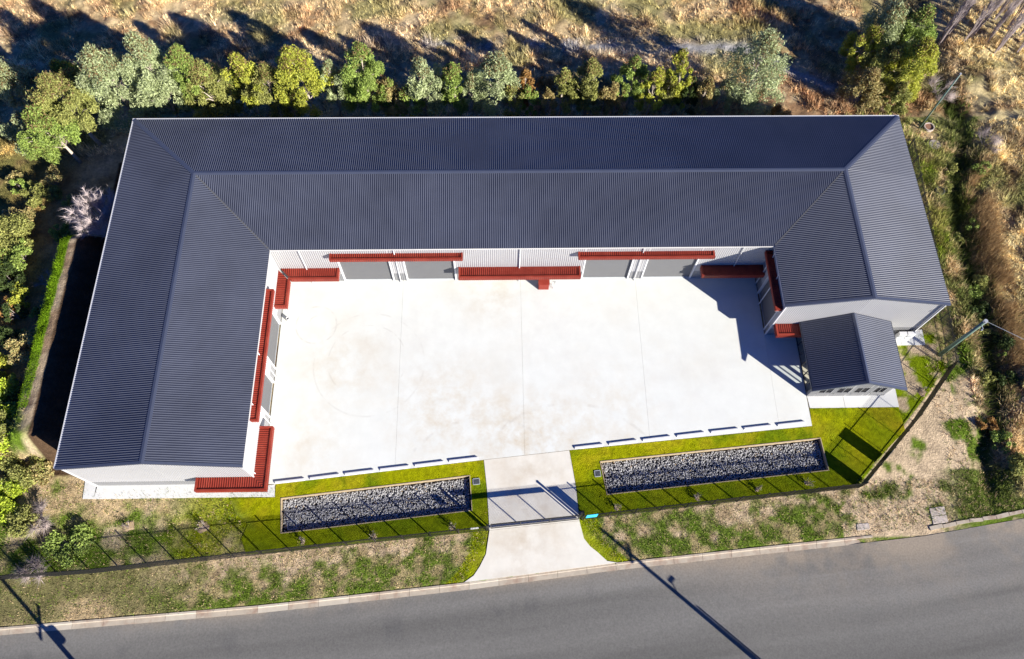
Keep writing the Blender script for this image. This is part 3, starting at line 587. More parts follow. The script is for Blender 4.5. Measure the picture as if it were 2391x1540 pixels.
# pebble basins
def basin(P, label, seed):
    P = [np.array(p) for p in P]; c = sum(P)/4; b = thing('pebble_basin', label, 'drainage basin', (c[0], c[1], -.6)); r = np.random.default_rng(seed)
    for i in range(4):
        a, q = P[i], P[(i+1) % 4]; d = (q-a)/np.hypot(*(q-a)); a2, q2 = a-d*.03, q-d*.035
        MB().beam((*a2, -.25), (*q2, -.25), .06, .64).build('edging_board', M['timber'], b)
    ins = [p+(c-p)*np.array([.04/abs((c-p)[0]), .04/abs((c-p)[1])]) for p in P]
    MB().prism([tuple(p) for p in ins], -.62, -.5).build('bed', M['dark'], b)
    n = 6800; u, v = r.random(n), r.random(n); A, Bq, Cq, Dq = P; pts = (A*(1-u)[:, None]+Bq*u[:, None])*(1-v)[:, None]+(Dq*(1-u)[:, None]+Cq*u[:, None])*v[:, None]
    pts = c+(pts-c)*np.array([.985, .93])
    t = (1+5**.5)/2; ico = np.array([(-1, t, 0), (1, t, 0), (-1, -t, 0), (1, -t, 0), (0, -1, t), (0, 1, t), (0, -1, -t), (0, 1, -t), (t, 0, -1), (t, 0, 1), (-t, 0, -1), (-t, 0, 1)])/1.9
    fi = np.array([(0, 11, 5), (0, 5, 1), (0, 1, 7), (0, 7, 10), (0, 10, 11), (1, 5, 9), (5, 11, 4), (11, 10, 2), (10, 7, 6), (7, 1, 8), (3, 9, 4), (3, 4, 2), (3, 2, 6), (3, 6, 8), (3, 8, 9), (4, 9, 5), (2, 4, 11), (6, 2, 10), (8, 6, 7), (9, 8, 1)])
    sz = .045+.05*r.random(n)**1.5; sq = np.stack([.8+.5*r.random(n), .7+.3*r.random(n), .55+.3*r.random(n)], -1)
    rot = r.random(n)*6.28; til = (r.random(n)-.5)*1.2; V = ico[None]*sz[:, None, None]*sq[:, None]*(.8+.4*r.random((n, 12, 1)))
    x, y, z = V[..., 0], V[..., 1], V[..., 2]; y, z = y*np.cos(til)[:, None]-z*np.sin(til)[:, None], y*np.sin(til)[:, None]+z*np.cos(til)[:, None]
    x, y = x*np.cos(rot)[:, None]-y*np.sin(rot)[:, None], x*np.sin(rot)[:, None]+y*np.cos(rot)[:, None]
    zz = -.42+.12*r.random(n)+.05*(fbm(pts[:, 0], pts[:, 1], 1.5, 2, seed)-.5)
    V = np.stack([x+pts[:, 0, None], y+pts[:, 1, None], z+zz[:, None]], -1); tone = (.19+.22*r.random(n))[:, None]*np.array([1.02, 1., .98]); wr = r.random(n) < .025; tone[wr] = (.34, .25, .15)
    o = np_obj('pebbles', V.reshape(-1, 3), (fi[None]+12*np.arange(n)[:, None, None]).reshape(-1, 3), M['stone'], b, np.repeat(tone, 12, 0)); o['kind'] = 'stuff'
    return b
basin(BAS_L, 'shorter sunken basin of grey pebbles with a steel grate inside its corner', 3); basin(BAS_R, 'longer sunken basin of grey pebbles in the lawn, no grate inside', 4)
def grate(x, y, z, w, d, rz, label):
    g_ = thing('drain_grate', label, 'drain grate', (x, y, z)); cs, sn = math.cos(rz), math.sin(rz); T = lambda a, b: (x+a*cs-b*sn, y+a*sn+b*cs)
    f = MB()
    for a, b, ww, dd in ((0, d/2, w, .05), (0, -d/2, w, .05), (w/2, 0, .05, d-.05), (-w/2, 0, .05, d-.05)): f.box((*T(a, b), z+.03), (ww, dd, .07), rz)
    f.build('frame', M['galv'], g_); k = int(w/.09)
    for i in range(1, k): MB().box((*T(-w/2+i*w/k, 0), z+.035), (.028, d-.05, .04), rz).build('bar', M['grate'], g_)
    MB().box((x, y, z-.01), (w-.05, d-.05, .02), rz).build('sump', M['dark'], g_)
grate(17.05, -37.45, -.33, .75, .72, .1, 'square steel drain grate inside the shorter pebble basin'); grate(32.73, -34.02, .03, .56, .5, .09, 'steel drain grate in the grass beside the shorter pebble basin'); grate(43.33, -33.47, .03, .5, .52, .09, 'steel drain grate in the grass beside the longer pebble basin')

# ------------------------------------------------------------------ fence and gate
def picket_mesh(h, w=.033):
    me = bpy.data.meshes.new('picket'); mb = MB().box((0, 0, h/2+.04), (w, w, h-.08)); mb.add([(-w/2, -w/2, h), (w/2, -w/2, h), (w/2, w/2, h), (-w/2, w/2, h), (0, 0, h+.05)], [(0, 1, 4), (1, 2, 4), (2, 3, 4), (3, 0, 4)])
    me.from_pydata(mb.v, [], mb.f); me.materials.append(M['fence']); return me
def fence(pts, h, label, bay=2.4, pitch=.125, keep=300, plinth=False):
    e = thing('picket_fence', label, 'fence', (pts[0][0], pts[0][1], 0)); pk = picket_mesh(h); org = ORG[e.name]; n = 0; rest = MB()
    pm = bpy.data.meshes.new('post'); pb = MB().box((0, 0, (h+.08)/2), (.075, .075, h+.08)); pb.box((0, 0, h+.09), (.09, .09, .025)); pm.from_pydata(pb.v, [], pb.f); pm.materials.append(M['fence'])
    for s, (a, b) in enumerate(zip(pts[:-1], pts[1:])):
        a = np.array(a, float); b = np.array(b, float); Ln = np.hypot(*(b-a)); d = (b-a)/Ln; an = math.atan2(d[1], d[0]); k = max(1, round(Ln/bay))
        for i in range(k+1):
            if i == k and s < len(pts)-2: continue
            q = a+d*Ln*i/k; o = link(bpy.data.objects.new('post', pm), e); o.location = (q[0]-org[0], q[1]-org[1], 0); o.rotation_euler[2] = an
            if i < k:
                q2 = a+d*Ln*(i+1)/k
                for z in (.22, h-.22): MB().beam((*(q+d*.04), z), (*(q2-d*.04), z), .032, .045).build('rail', M['fence'], e)
        m_ = int(Ln/pitch)
        for i in range(1, m_):
            q = a+d*Ln*i/m_
            if n < keep:
                o = link(bpy.data.objects.new('picket', pk), e); o.location = (q[0]-org[0], q[1]-org[1], .0); o.rotation_euler[2] = an; n += 1
            else: rest.box((q[0], q[1], h/2+.06), (.033, .033, h), an)
    if rest.v: rest.build('picket_row', M['fence'], e)['kind'] = 'stuff'
    return e
fence([(33.6, -38.2), (14.99, -39.88), (1.17, -41.18), (-9.5, -41.75)], 2.0, 'black steel picket fence on the shorter basin side of the gate')
fence([(41.75, -37.42), (57.5, -35.85), (66.0, -35.05)], 2.0, 'black steel picket fence between the gate and the solid sign panels')
fence([(66.05, -34.98), (72.2, -29.0), (76.65, -24.05)], 1.85, 'diagonal black steel picket fence carrying two solid sheet panels')
fence([(76.7, -23.95), (77.0, -21.5), (77.2, -19.0), (77.9, -8.0), (78.5, 1.0), (75.2, 1.0)], 1.85, 'black steel picket fence along the weedy side behind the warehouse', keep=300)
gt = thing('sliding_gate', 'black steel sliding picket gate across the concrete driveway', 'gate', (33.85, -38.1, .05)); ga = np.array((33.95, -38.05)); gb = np.array((41.45, -37.39)); gd = (gb-ga)/np.hypot(*(gb-ga)); gl_ = np.hypot(*(gb-ga)); gan = math.atan2(gd[1], gd[0])
for z, hh in ((.17, .1), (1.72, .05), (1.95, .05)): MB().beam((*ga, z), (*gb, z), .06, hh).build('rail', M['fence'], gt)
MB().beam((*(ga+gd*.05), 1.835), (*(gb-gd*.05), 1.835), .012, .16).build('top_band', M['fence'], gt)
for i in range(4):
    q = ga+gd*(.03+(gl_-.06)*i/3); MB().box((q[0], q[1], 1.06), (.07, .07, 1.78), gan).build('stile', M['fence'], gt)
gp = picket_mesh(1.95, .02); kk = int(gl_/.125)
for i in range(1, kk):
    q = ga+gd*gl_*i/kk; o = link(bpy.data.objects.new('picket', gp), gt); o.location = (q[0]-33.85, q[1]+38.1, .12); o.rotation_euler[2] = gan
for x, y, lb in ((33.75, -38.16, 'thick black gate post beside the white fence sign'), (41.6, -37.25, 'thick black gate post beside the cyan fence sign')):
    g_ = thing('gate_post', lb, 'gate post', (x, y, 0)); MB().box((x, y, 1.1), (.14, .14, 2.2), gan).build('post', M['fence'], g_); MB().box((x, y, 2.22), (.17, .17, .05), gan).build('post_cap', M['fence'], g_)
g_ = thing('gate_motor', 'small black gate motor box behind the gate post', 'gate motor', (41.75, -36.95, .05)); MB().box((41.78, -36.95, .35), (.3, .35, .6), gan).build('housing', M['fence'], g_, bevel=.02); MB().box((41.78, -36.95, .05), (.42, .45, .06), gan).build('base_plate', M['galv'], g_)
def sign(a, b, z0, z1, m, name, label, off=.06):
    a = np.array(a, float); b = np.array(b, float); d = (b-a)/np.hypot(*(b-a)); nr = np.array([d[1], -d[0]])*off; o = thing(name, label, 'sign', (*(a+b)/2, z0))
    MB().beam((*(a+nr), (z0+z1)/2), (*(b+nr), (z0+z1)/2), .02, z1-z0).build('panel', m, o); mb = MB()
    for q in (a+d*.1, b-d*.1): mb.box((*(q+nr*.45), z1-.12), (.04, .05, .05), math.atan2(d[1], d[0]))
    mb.build('bracket', M['galv'], o)
sign((41.98, -37.36), (42.92, -37.27), .75, 1.98, M['cyan'], 'fence_sign', 'cyan blue sign panel fixed on the fence beside the gate'); sign((32.3, -38.26), (32.95, -38.2), 1.3, 1.95, M['white'], 'fence_sign', 'small white sign panel fixed on the fence beside the gate')
sign((65.95, -35.02), (66.75, -34.25), .1, 1.85, M['signdark'], 'sheet_panel', 'solid sheet panel on the diagonal fence, at the fence corner', .05); sign((68.1, -32.95), (68.95, -32.13), .1, 1.85, M['signdark'], 'sheet_panel', 'solid sheet panel on the diagonal fence, away from the corner', .05)

# ------------------------------------------------------------------ poles
p1 = thing('power_pole', 'green steel pole standing inside the fence beside the annex', 'pole', (76.25, -22.64, 0))
MB().tube([(76.25, -22.64, -.2), (76.25, -22.64, 7.5)], [.19, .15], 16).build('shaft', M['polegreen'], p1, True); MB().tube([(76.25, -22.64, 7.5), (76.25, -22.64, 7.72)], [.17, .17], 12).build('cap', M['galv'], p1)
MB().tube([(76.25, -22.8, 7.0), (76.3, -23.05, 6.95), (76.3, -23.05, 6.75)], [.05, .05, .08], 8).build('insulator', M['galv'], p1); MB().tube([(76.4, -22.6, 7.5), (80.5, -24.6, 6.9), (90, -28.5, 6.9), (112, -37, 7.6)], [.014]*4, 5).build('service_wire', M['galv'], p1)
p2 = thing('power_pole', 'slim pale green pole standing in weeds behind the warehouse corner', 'pole', (80.68, 3.99, -.3))
MB().tube([(80.68, 3.99, -.6), (80.68, 3.99, 8.0)], [.10, .075], 12).build('shaft', M['polegreen'], p2, True); MB().tube([(80.68, 3.99, 8.0), (80.68, 3.99, 8.15)], [.1, .1], 10).build('cap', M['galv'], p2)
def street_pole(bx, by, h, arms, label, extra):
    p = thing('street_pole', label, 'pole', (bx, by, -.1)); MB().tube([(bx, by, -.3), (bx, by, h)], [.20, .13], 12).build('shaft', M['polewood'], p, True)
    for z, dx, dy in arms:
        MB().beam((bx-dx/2, by-dy/2, z), (bx+dx/2, by+dy/2, z), .12, .14).build('cross_arm', M['polewood'], p); k = MB()
        for t in (-.45, -.2, .2, .45): k.tube([(bx+dx*t, by+dy*t, z+.05), (bx+dx*t, by+dy*t, z+.3)], [.05, .04], 8)
        k.build('insulators', M['galv'], p)
    extra(p); return p
def ex1(p):
    x, y = 58.76, -51.93
    MB().tube([(x, y, 5.6), (x+.25, y+.3, 6.0), (x+.3, y+.38, 6.1)], [.04]*3, 8).build('lamp_arm', M['galv'], p); MB().box((x+.38, y+.46, 6.12), (.55, .26, .14), .8).build('lamp_head', M['galv'], p, bevel=.03)
    MB().tube([(x+.22, y+.16, 4.9), (x+.22, y+.16, -.2)], [.07, .07], 8).build('conduit', M['galv'], p)
street_pole(58.76, -51.93, 9.5, [(8.0, .22, -1.6)], 'tall street pole across the road casting its shadow over the asphalt, carrying a lamp', ex1)
def ex2(p): MB().tube([(7.5, -53.2, 4.6), (7.5, -53.2, 5.4)], [.28, .28], 14).build('transformer', M['galv'], p)
street_pole(7.35, -53.5, 10.0, [(5.85, .93, -2.74), (9.0, .5, -1.8)], 'tall street pole across the road with crossarm and transformer casting its shadow on the kerb', ex2)

# ------------------------------------------------------------------ pits, tyre, verge bits
def ring(name, label, cat, x, y, z, r, h, m, fill, lid=False):
    o = thing(name, label, cat, (x, y, z)); k = 28; R = [(r, z), (r, z+h), (r-.09, z+h), (r-.09, z+h-.14)] if not lid else [(r, z), (r, z+h-.02), (r-.02, z+h), (.01, z+h)]
    vs = [(x+q*math.cos(2*math.pi*i/k), y+q*math.sin(2*math.pi*i/k), zz) for q, zz in R for i in range(k)]
    MB().add(vs, [(j*k+i, j*k+(i+1) % k, (j+1)*k+(i+1) % k, (j+1)*k+i) for j in range(3) for i in range(k)]).build('collar' if not lid else 'lid', m, o)
    if not lid: MB().tube([(x, y, z), (x, y, z+h-.12)], [r-.09, r-.09], k).build('fill', fill, o)
hz = lambda x, y: float(height(np.array(float(x)), np.array(float(y))))
ring('inspection_pit', 'round concrete inspection pit with pale rim beside the slim green pole', 'pit', 81.7, 4.0, hz(81.7, 4)-.1, .55, .42, M['rock'], M['soil']); ring('pit_cover', 'flat round concrete pit cover lying in the weeds', 'pit cover', 81.7, 1.6, hz(81.7, 1.6)-.05, .62, .2, M['rock'], M['rock'], True)
ty = thing('old_tyre', 'old black tyre lying in the weeds behind the side fence', 'tyre', (80.74, -4.3, hz(80.74, -4.3))); k = 28; zt = hz(80.74, -4.3)-.02
vs = [(80.74+(.44+.12*math.cos(b))*math.cos(a), -4.3+(.44+.12*math.cos(b))*math.sin(a), zt+.13+.12*math.sin(b)) for a in [2*math.pi*i/k for i in range(k)] for b in [2*math.pi*j/10 for j in range(10)]]
MB().add(vs, [(i*10+j, ((i+1) % k)*10+j, ((i+1) % k)*10+(j+1) % 10, i*10+(j+1) % 10) for i in range(k) for j in range(10)]).build('tread', M['rubber'], ty, True)
ip = thing('service_pit', 'pale square concrete service pit lid sunk in the grass verge', 'pit cover', (72.5, -37.5, 0)); MB().prism([(71.85, -36.9), (73.2, -36.72), (73.22, -37.42), (71.88, -37.56)], -.1, .06).build('lid_half', M['rock'], ip, bevel=.03); MB().prism([(71.88, -37.6), (73.22, -37.46), (73.24, -38.1), (71.88, -38.25)], -.1, .05).build('lid_half', M['rock'], ip, bevel=.03)
sb = MB().prism([(65.28, -38.13), (66.36, -38.08), (66.31, -38.6), (65.23, -38.69)], -.1, .035).build('paving_slab', M['rock']); tag(sb, 'grey concrete slab lying in the verge near the kerb end', 'slab')
yl = MB().tube([(38.9, -15.6, .052), (38.9, -15.6, .056)], [.01, .01], 6)   # drain screw-cap in the yard
# road edge ridge on the unkerbed side
ed_ = thing('road_edge', None, None, (0, 0, 0), None, 'structure'); eb = MB()
for i in range(26):
    x = 71.5+i*1.2; y = float(kerb_y(x)); eb.beam((x, y+rnd.uniform(-.06, .06), .0), (x+1.15, float(kerb_y(x+1.15))+rnd.uniform(-.06, .06), .0), .28+rnd.uniform(-.05, .1), .16)
eb.build('broken_edge', M['kerb'], ed_)

# ------------------------------------------------------------------ plants
def leaves(c, n, r, ln, wd, rng, droop=.4):
    """n leaf quads with centres c (n,3)"""
    th = rng.random(n)*6.283; el = rng.normal(-droop, .55, n); d = np.stack([np.cos(th)*np.cos(el), np.sin(th)*np.cos(el), np.sin(el)], -1)
    q = rng.normal(size=(n, 3)); s = np.cross(d, q); s /= np.linalg.norm(s, axis=1)[:, None]+1e-9
    l_ = (ln*(.6+.8*rng.random(n)))[:, None]; w = (wd*(.6+.8*rng.random(n)))[:, None]
    V = np.stack([c-d*l_*.5, c+s*w*.5, c+d*l_*.5, c-s*w*.5], 1); F = np.arange(4*n).reshape(n, 4); return V.reshape(-1, 3), F
PAL = dict(grey=[(.155, .175, .085), (.20, .215, .125), (.115, .14, .06)], green=[(.125, .165, .035), (.165, .205, .045), (.09, .125, .03)], yellow=[(.215, .225, .03), (.27, .25, .035), (.14, .165, .03)],
           olive=[(.14, .145, .04), (.18, .17, .05), (.10, .11, .03)], brown=[(.185, .15, .06), (.15, .16, .06), (.22, .16, .065)], dark=[(.05, .075, .02), (.07, .10, .025), (.04, .055, .018)], bright=[(.20, .25, .02), (.26, .28, .03), (.12, .17, .018)], orange=[(.30, .16, .05), (.36, .22, .07), (.22, .13, .045)])
PAL = {k: [tuple(q*{'grey': 2.3, 'dark': 1.3, 'orange': 1.3, 'yellow': 1.85}.get(k, 2.05) for q in c) for c in v] for k, v in PAL.items()}
def tree(x, y, h, r, pal, label, seed, cat='tree', name='gum_tree', cb=.26, dens=1., lean=(0, 0), group=None, sparse=False, stems=1):
    rng = np.random.default_rng(seed); z0 = hz(x, y); T = thing(name, label, cat, (x, y, z0-.1), group)
    mb = MB(); lx, ly = lean; top = Vector((x+lx, y+ly, z0+h*.9)); tr_ = max(.05, h*.013)*(1.7 if 'trunk' in label or 'stem' in label else 1); pts = []
    for k in range(6):
        t = k/5; pts.append(Vector((x, y, z0-.15)).lerp(top, t)+Vector((rng.normal(0, .05*h*.2), rng.normal(0, .05*h*.2), 0))*(t > 0))
    mb.tube(pts, [tr_*(1.15-.95*k/5) for k in range(6)], 7)
    # clumps
    nc = int(18+9*r*h/4); cl = []; tries = 0
    while len(cl) < nc and tries < 4000:
        tries += 1; u = rng.random()**.8; zz = cb+(1-cb)*u; prof = math.sin(math.pi*min(1, (.16+.84*u)**.8))**.75
        a = rng.random()*6.283; q = (.25+.75*rng.random()**.6)*r*prof*(.55+.7*float(vnoise(np.array(a*1.3), np.array(zz*5.), 1., seed*3.1, seed*1.7)))*1.15
        pt = pts[0].lerp(pts[-1], min(1, zz)); cl.append((pt.x+q*math.cos(a), pt.y+q*math.sin(a), z0+h*zz-.15*r, r*(.13+.15*rng.random())))
    for c in cl[:: 2]:
        t = max(.15, min(.9, (c[2]-z0)/h-.16)); b0 = pts[0].lerp(pts[-1], t); i = min(4, int(t*5)); b0 = pts[i].lerp(pts[i+1], t*5-i)
        mb.tube([b0, (b0+Vector(c[:3]))/2+Vector((0, 0, .05*h)), Vector(c[:3])], [tr_*.42, tr_*.28, tr_*.1], 5, False)
    mb.build('trunk', M['bark'], T, True)
    cs = []; cc = []; P_ = np.array(PAL[pal]); per = int((190 if sparse else 270)*dens)
    for c in cl:
        n_ = int(.92*per*(.6+.8*rng.random())*(c[3]/.5)**1.3+40); g_ = rng.normal(size=(n_, 3)); g_ /= np.linalg.norm(g_, axis=1)[:, None]; rad = c[3]*1.3*rng.random(n_)**.6
        cs.append(np.array(c[:3])+g_*rad[:, None]*np.array([.9, .9, 1.25])); b_ = P_[0]*(.65+.7*rng.random()); mixc = P_[rng.integers(0, 3, n_)]
        cc.append((.55*b_+.45*mixc)*(.75+.5*rng.random(n_))[:, None])
    cs = np.concatenate(cs); cc = np.concatenate(cc); top_ = (cs[:, 2]-z0)/h > .82; cc[top_ & (rng.random(len(cc)) < .3)] = (.20, .13, .055)
    V, F = leaves(cs, len(cs), 0, .31, .085, rng, .75); np_obj('crown', V, F, M['leaf'], T, np.repeat(cc, 4, 0)); return T
TR = [(-3.35, 5.39, 10.8, 2.6, 'grey', 'grey-green gum tree closest to the warehouse rear corner, first of the row'), (.71, 5.66, 11.6, 2.6, 'grey', 'large rounded grey-green gum tree beside the first tree of the row'), (3.91, 6.1, 10.8, 1.7, 'green', 'narrow green gum tree between a rounded grey one and a yellowish one'),
      (5.9, 5.6, 8.4, 2.3, 'olive', 'broad yellow-green gum tree with white forked trunk showing low down'), (9.23, 6.18, 9.4, 1.6, 'yellow', 'upright yellow-green gum tree with a pale grey bush at its foot'), (11.46, 6.0, 7.6, 1.9, 'olive', 'olive gum tree shorter than the bright yellow tree next to it'),
      (15.44, 6.15, 10.0, 2.2, 'yellow', 'brightest yellow-green gum tree of the row behind the warehouse'), (18.01, 6.25, 7.8, 1.3, 'grey', 'thin see-through grey gum tree next to the brightest yellow tree'), (21.44, 6.23, 10.4, 2.0, 'green', 'tall pale green gum tree with an open crown in two lobes'),
      (24.09, 6.1, 5.8, 1.5, 'brown', 'small gum tree with reddish top between two taller ones'), (27.3, 6.2, 9.0, 1.8, 'grey', 'grey gum tree with visible white stem beside the small reddish one'), (30.47, 6.18, 7.7, 1.5, 'green', 'green gum tree with orange tip and pale stem'),
      (32.76, 6.2, 6.6, 1.1, 'grey', 'wispy grey sapling in front of the big drooping grey gum'), (34.92, 6.16, 9.0, 2.1, 'grey', 'big drooping grey gum tree in the middle of the row'), (37.9, 7.4, 6.0, 1.1, 'orange', 'orange-leaved bushy sapling beside the big drooping grey gum'),
      (38.65, 6.0, 4.6, 1.1, 'green', 'low green sapling in front of the orange one'), (41.7, 6.24, 7.0, 1.25, 'olive', 'slender olive gum tree with its whole pale stem showing'), (44.47, 6.23, 7.9, 1.55, 'olive', 'olive gum tree with long bent white trunk'),
      (47.68, 6.27, 5.0, 1.2, 'brown', 'small sparse brownish gum sapling beside the bent white trunk'), (49.2, 7.4, 7.4, 1.4, 'dark', 'dark green gum tree standing behind a yellow-green one'), (51.29, 6.3, 7.0, 1.4, 'yellow', 'yellow-green gum tree with white forked branches at its foot'),
      (54.15, 6.6, 9.0, 1.25, 'yellow', 'tall narrow gum tree with yellow top and dark lower crown'), (56.82, 6.3, 6.0, 1.15, 'brown', 'brownish narrow gum tree, last of the tight row'), (61.9, 7.4, 11.0, 3.2, 'grey', 'large sparse grey gum tree standing alone past the row'),
      (-6.72, 2.2, 9.4, 2.1, 'olive', 'leaning gum tree with thick pale trunk near the warehouse corner'), (-8.3, -.1, 7.8, 2.1, 'green', 'gum tree with thick pale trunk beside the bare grey shrub'), (-7.88, 6.5, 6.6, 1.8, 'olive', 'olive gum tree with slanting white stem among the corner group'),
      (-12.4, 6.4, 6.0, 1.8, 'grey', 'grey gum tree with short white trunk at the field edge'), (-14.25, 6.66, 7.0, 1.9, 'grey', 'outermost grey gum tree with forked white stem at the field edge'), (-10.6, 9.2, 5.0, 1.5, 'yellow', 'yellow bushy sapling behind the corner group of gums'),
      (-12.2, 1.7, 5.6, 1.9, 'grey', 'grey gum tree nearest the golden field in the corner group'), (-10.4, 4.4, 5.8, 1.8, 'green', 'green gum sapling between the thick-trunked gums and the grey ones'),
      (78.5, 15.3, 7.4, 2.5, 'grey', 'grey-green tree at the back of the thicket near the slim pole'), (80.73, 14.4, 7.8, 2.1, 'green', 'green tree at the back of the thicket, beside bare saplings'), (75.8, 12.8, 6.2, 1.9, 'yellow', 'yellow-green tree on the open grass side of the thicket'),
      (79.65, 9.7, 7.8, 2.3, 'yellow', 'broad yellow-green tree of the thicket nearest the slim pole'), (77.5, 10.6, 5.8, 2.0, 'dark', 'dark green tree in the middle of the thicket'), (75.0, 8.5, 5.0, 1.9, 'brown', 'brownish green low tree on the warehouse side of the thicket'), (78.2, 7.2, 4.2, 1.5, 'olive', 'low olive tree in front of the thicket')]
for i, (x, y, h, r, pal, lb) in enumerate(TR):
    sp = pal in ('grey', 'brown') and i not in (0, 1, 32); lean = (-.6*(i % 3 == 0), .3*(i % 2)) if i < 24 else ((-.8, .5) if i < 30 else (0, 0))
    if pal == 'dark': pal = 'olive' if i == 36 else 'green'
    tree(x, y, h, r*(1.05 if i < 2 else 1.12 if i < 23 else (1.0 if i == 23 else 1.15)), pal, lb, 100+i, sparse=sp, lean=lean, cb=.26 if i < 24 else (.48 if i < 29 else .25 if i < 32 else .12), dens=.55 if i == 23 else 1.0, group=None)
for i, (x, h, r, pal) in enumerate([(2.3, 5.0, 1.2, 'olive'), (7.7, 5.5, 1.1, 'green'), (13.4, 5.2, 1.2, 'olive'), (19.7, 5.4, 1.1, 'grey'), (23.0, 4.8, 1.0, 'olive'), (25.7, 5.2, 1.1, 'green'), (29.0, 5.0, 1.0, 'grey'), (36.5, 5.4, 1.1, 'olive'), (40.2, 4.2, .9, 'brown'), (43.1, 5.0, 1.0, 'olive'), (46.2, 4.6, 1.0, 'brown'), (53.0, 5.4, 1.0, 'olive'), (55.4, 5.6, 1.1, 'dark'), (-1.6, 6.0, 1.4, 'grey'), (59.0, 4.6, 1.0, 'grey')]):
    tree(x, 6.4+.8*math.sin(i*2.3), h, r*1.25, pal, 'thin young gum filling a gap between larger gums of the row', 200+i, name='young_gum', cb=.2, sparse=True, group='young gums filling gaps in the row')
def bush(x, y, h, r, pal, label, seed, dens=1., group=None, name='bush'):
    rng = np.random.default_rng(seed); z0 = hz(x, y); T = thing(name, label, 'bush', (x, y, z0), group); mb = MB(); P_ = np.array(PAL[pal]); cs = []; cc = []
    for k in range(int(7+6*r*r)):
        a = rng.random()*6.283; q = r*rng.random()**.6; c = np.array([x+q*math.cos(a), y+q*math.sin(a), z0+h*(.25+.7*rng.random()*(1-.5*(q/r)**2))]); rr = r*(.18+.18*rng.random())
        mb.tube([(x+.1*math.cos(a), y+.1*math.sin(a), z0-.1), tuple((np.array([x, y, z0])+c)/2+np.array([0, 0, .1])), tuple(c)], [.035, .025, .01], 4, False)
        n_ = int(165*dens*(rr/.4)**1.5)+25; g_ = rng.normal(size=(n_, 3)); g_ /= np.linalg.norm(g_, axis=1)[:, None]; cs.append(c+g_*(rr*1.2*rng.random(n_)**.4)[:, None]); cc.append((P_[rng.integers(0, 3, n_)]*.6+.4*P_[0])*(.7+.6*rng.random(n_))[:, None]*(.8+.4*rng.random()))
    mb.build('stems', M['twig'], T); cs = np.concatenate(cs); V, F = leaves(cs, len(cs), 0, .20, .11, rng, .1); np_obj('foliage', V, F, M['leaf'], T, np.repeat(np.concatenate(cc), 4, 0)); return T
BU = [(-12.2, -9.6, 2.6, 2.1, 'olive', 'broad olive bush on the dry field edge beside the bank'), (-11.0, -12.0, 2.2, 1.5, 'green', 'green bush joined to the broad olive one'), (-13.2, -13.0, 2.0, 1.5, 'yellow', 'yellowish bush on the dry field'), (-8.4, -29.2, 2.4, 2.3, 'bright', 'bright green leafy bush beside the end of the bank'), (-9.6, -26.8, 2.2, 1.7, 'bright', 'second bright green bush behind the leafy one'),
      (-8.0, -24.8, 1.6, .8, 'yellow', 'small rounded yellow-green bush in the bank shade'), (-10.2, -23.2, 2.0, 1.1, 'yellow', 'taller yellow-green bush in the bank shade'), (-6.2, -32.8, 1.9, 1.7, 'olive', 'sprawling olive bush near the end of the footpath'), (-7.2, -35.0, 1.7, 1.6, 'bright', 'yellow-green bush beside the sprawling olive one'), (-5.0, -37.0, 1.4, 1.3, 'olive', 'low grey-olive bush against the dry field corner'),
      (-1.2, -38.8, .45, 1.6, 'green', 'low dark green ground bush behind the picket fence'), (-10.8, -17.5, 1.6, 1.2, 'orange', 'rust-orange bush on the shaded side of the bank'), (-8.2, -20.8, 1.4, 1.0, 'olive', 'thin olive bush low on the bank'), (-7.6, -18.2, 1.3, .8, 'green', 'small green bush low on the bank'),
      (78.9, -29.6, 1.1, .9, 'orange', 'rust-orange clump of scrub beside the ditch end'), (79.8, -31.0, 1.0, 1.0, 'green', 'green scrub clump beside the rust-orange clump'), (82.0, -25.0, 1.0, .9, 'dark', 'dark scrub clump in the ditch'), (82.6, -21.5, 1.1, 1.0, 'dark', 'dark scrub clump in the ditch below the green pole'), (80.6, -33.6, .9, 1.2, 'olive', 'olive scrub clump at the ditch mouth near the road'),
      (85.6, -2.0, 1.2, .9, 'green', 'green scrub clump beside the reed bed'), (84.6, -25.5, 1.0, 1.4, 'brown', 'brown scrub clump on the far side of the ditch'), (57.5, 9.8, 1.2, 1.4, 'orange', 'rust-orange scrub behind the last tree of the row'), (40.5, 10.6, 1.2, 1.2, 'orange', 'rust-orange scrub behind the slender olive gum'), (65.6, 5.2, 1.3, 1.2, 'orange', 'rust-orange scrub at the foot of the large sparse gum'), (9.5, 4.6, 2.2, .7, 'grey', 'pale grey bush at the foot of the row of gums')]
for i in range(6): BU.append((-9.5-5*rnd.random(), -5.5+5.5*rnd.random(), 1.2+rnd.random(), .8+.6*rnd.random(), rnd.choice(['olive', 'brown', 'green']), 'scrubby bush between the corner gums and the golden field'))
for i in range(22):
    yb = -6-24*((i*.618) % 1); xb = -7.4-6.5*rnd.random()**1.3
    BU.append((xb, yb, 1.3+1.5*rnd.random(), .8+.8*rnd.random(), rnd.choice(['olive', 'dark', 'olive', 'green', 'yellow', 'brown']), 'scrubby bush in the thicket along the shaded side of the bank'))
for i in range(8): BU.append((-13+9*rnd.random(), -38+8*rnd.random(), 1.0+.8*rnd.random(), .8+.7*rnd.random(), rnd.choice(['olive', 'brown', 'green', 'yellow']), 'low scrubby bush in the corner past the footpath end'))
for i in range(10): yb = -34+36*rnd.random(); BU.append((float(ditch_x(yb))+rnd.uniform(-1.5, 1.2), yb, .7+.5*rnd.random(), .5+.5*rnd.random(), rnd.choice(['olive', 'green', 'dark']), 'low green scrub clump growing along the ditch'))
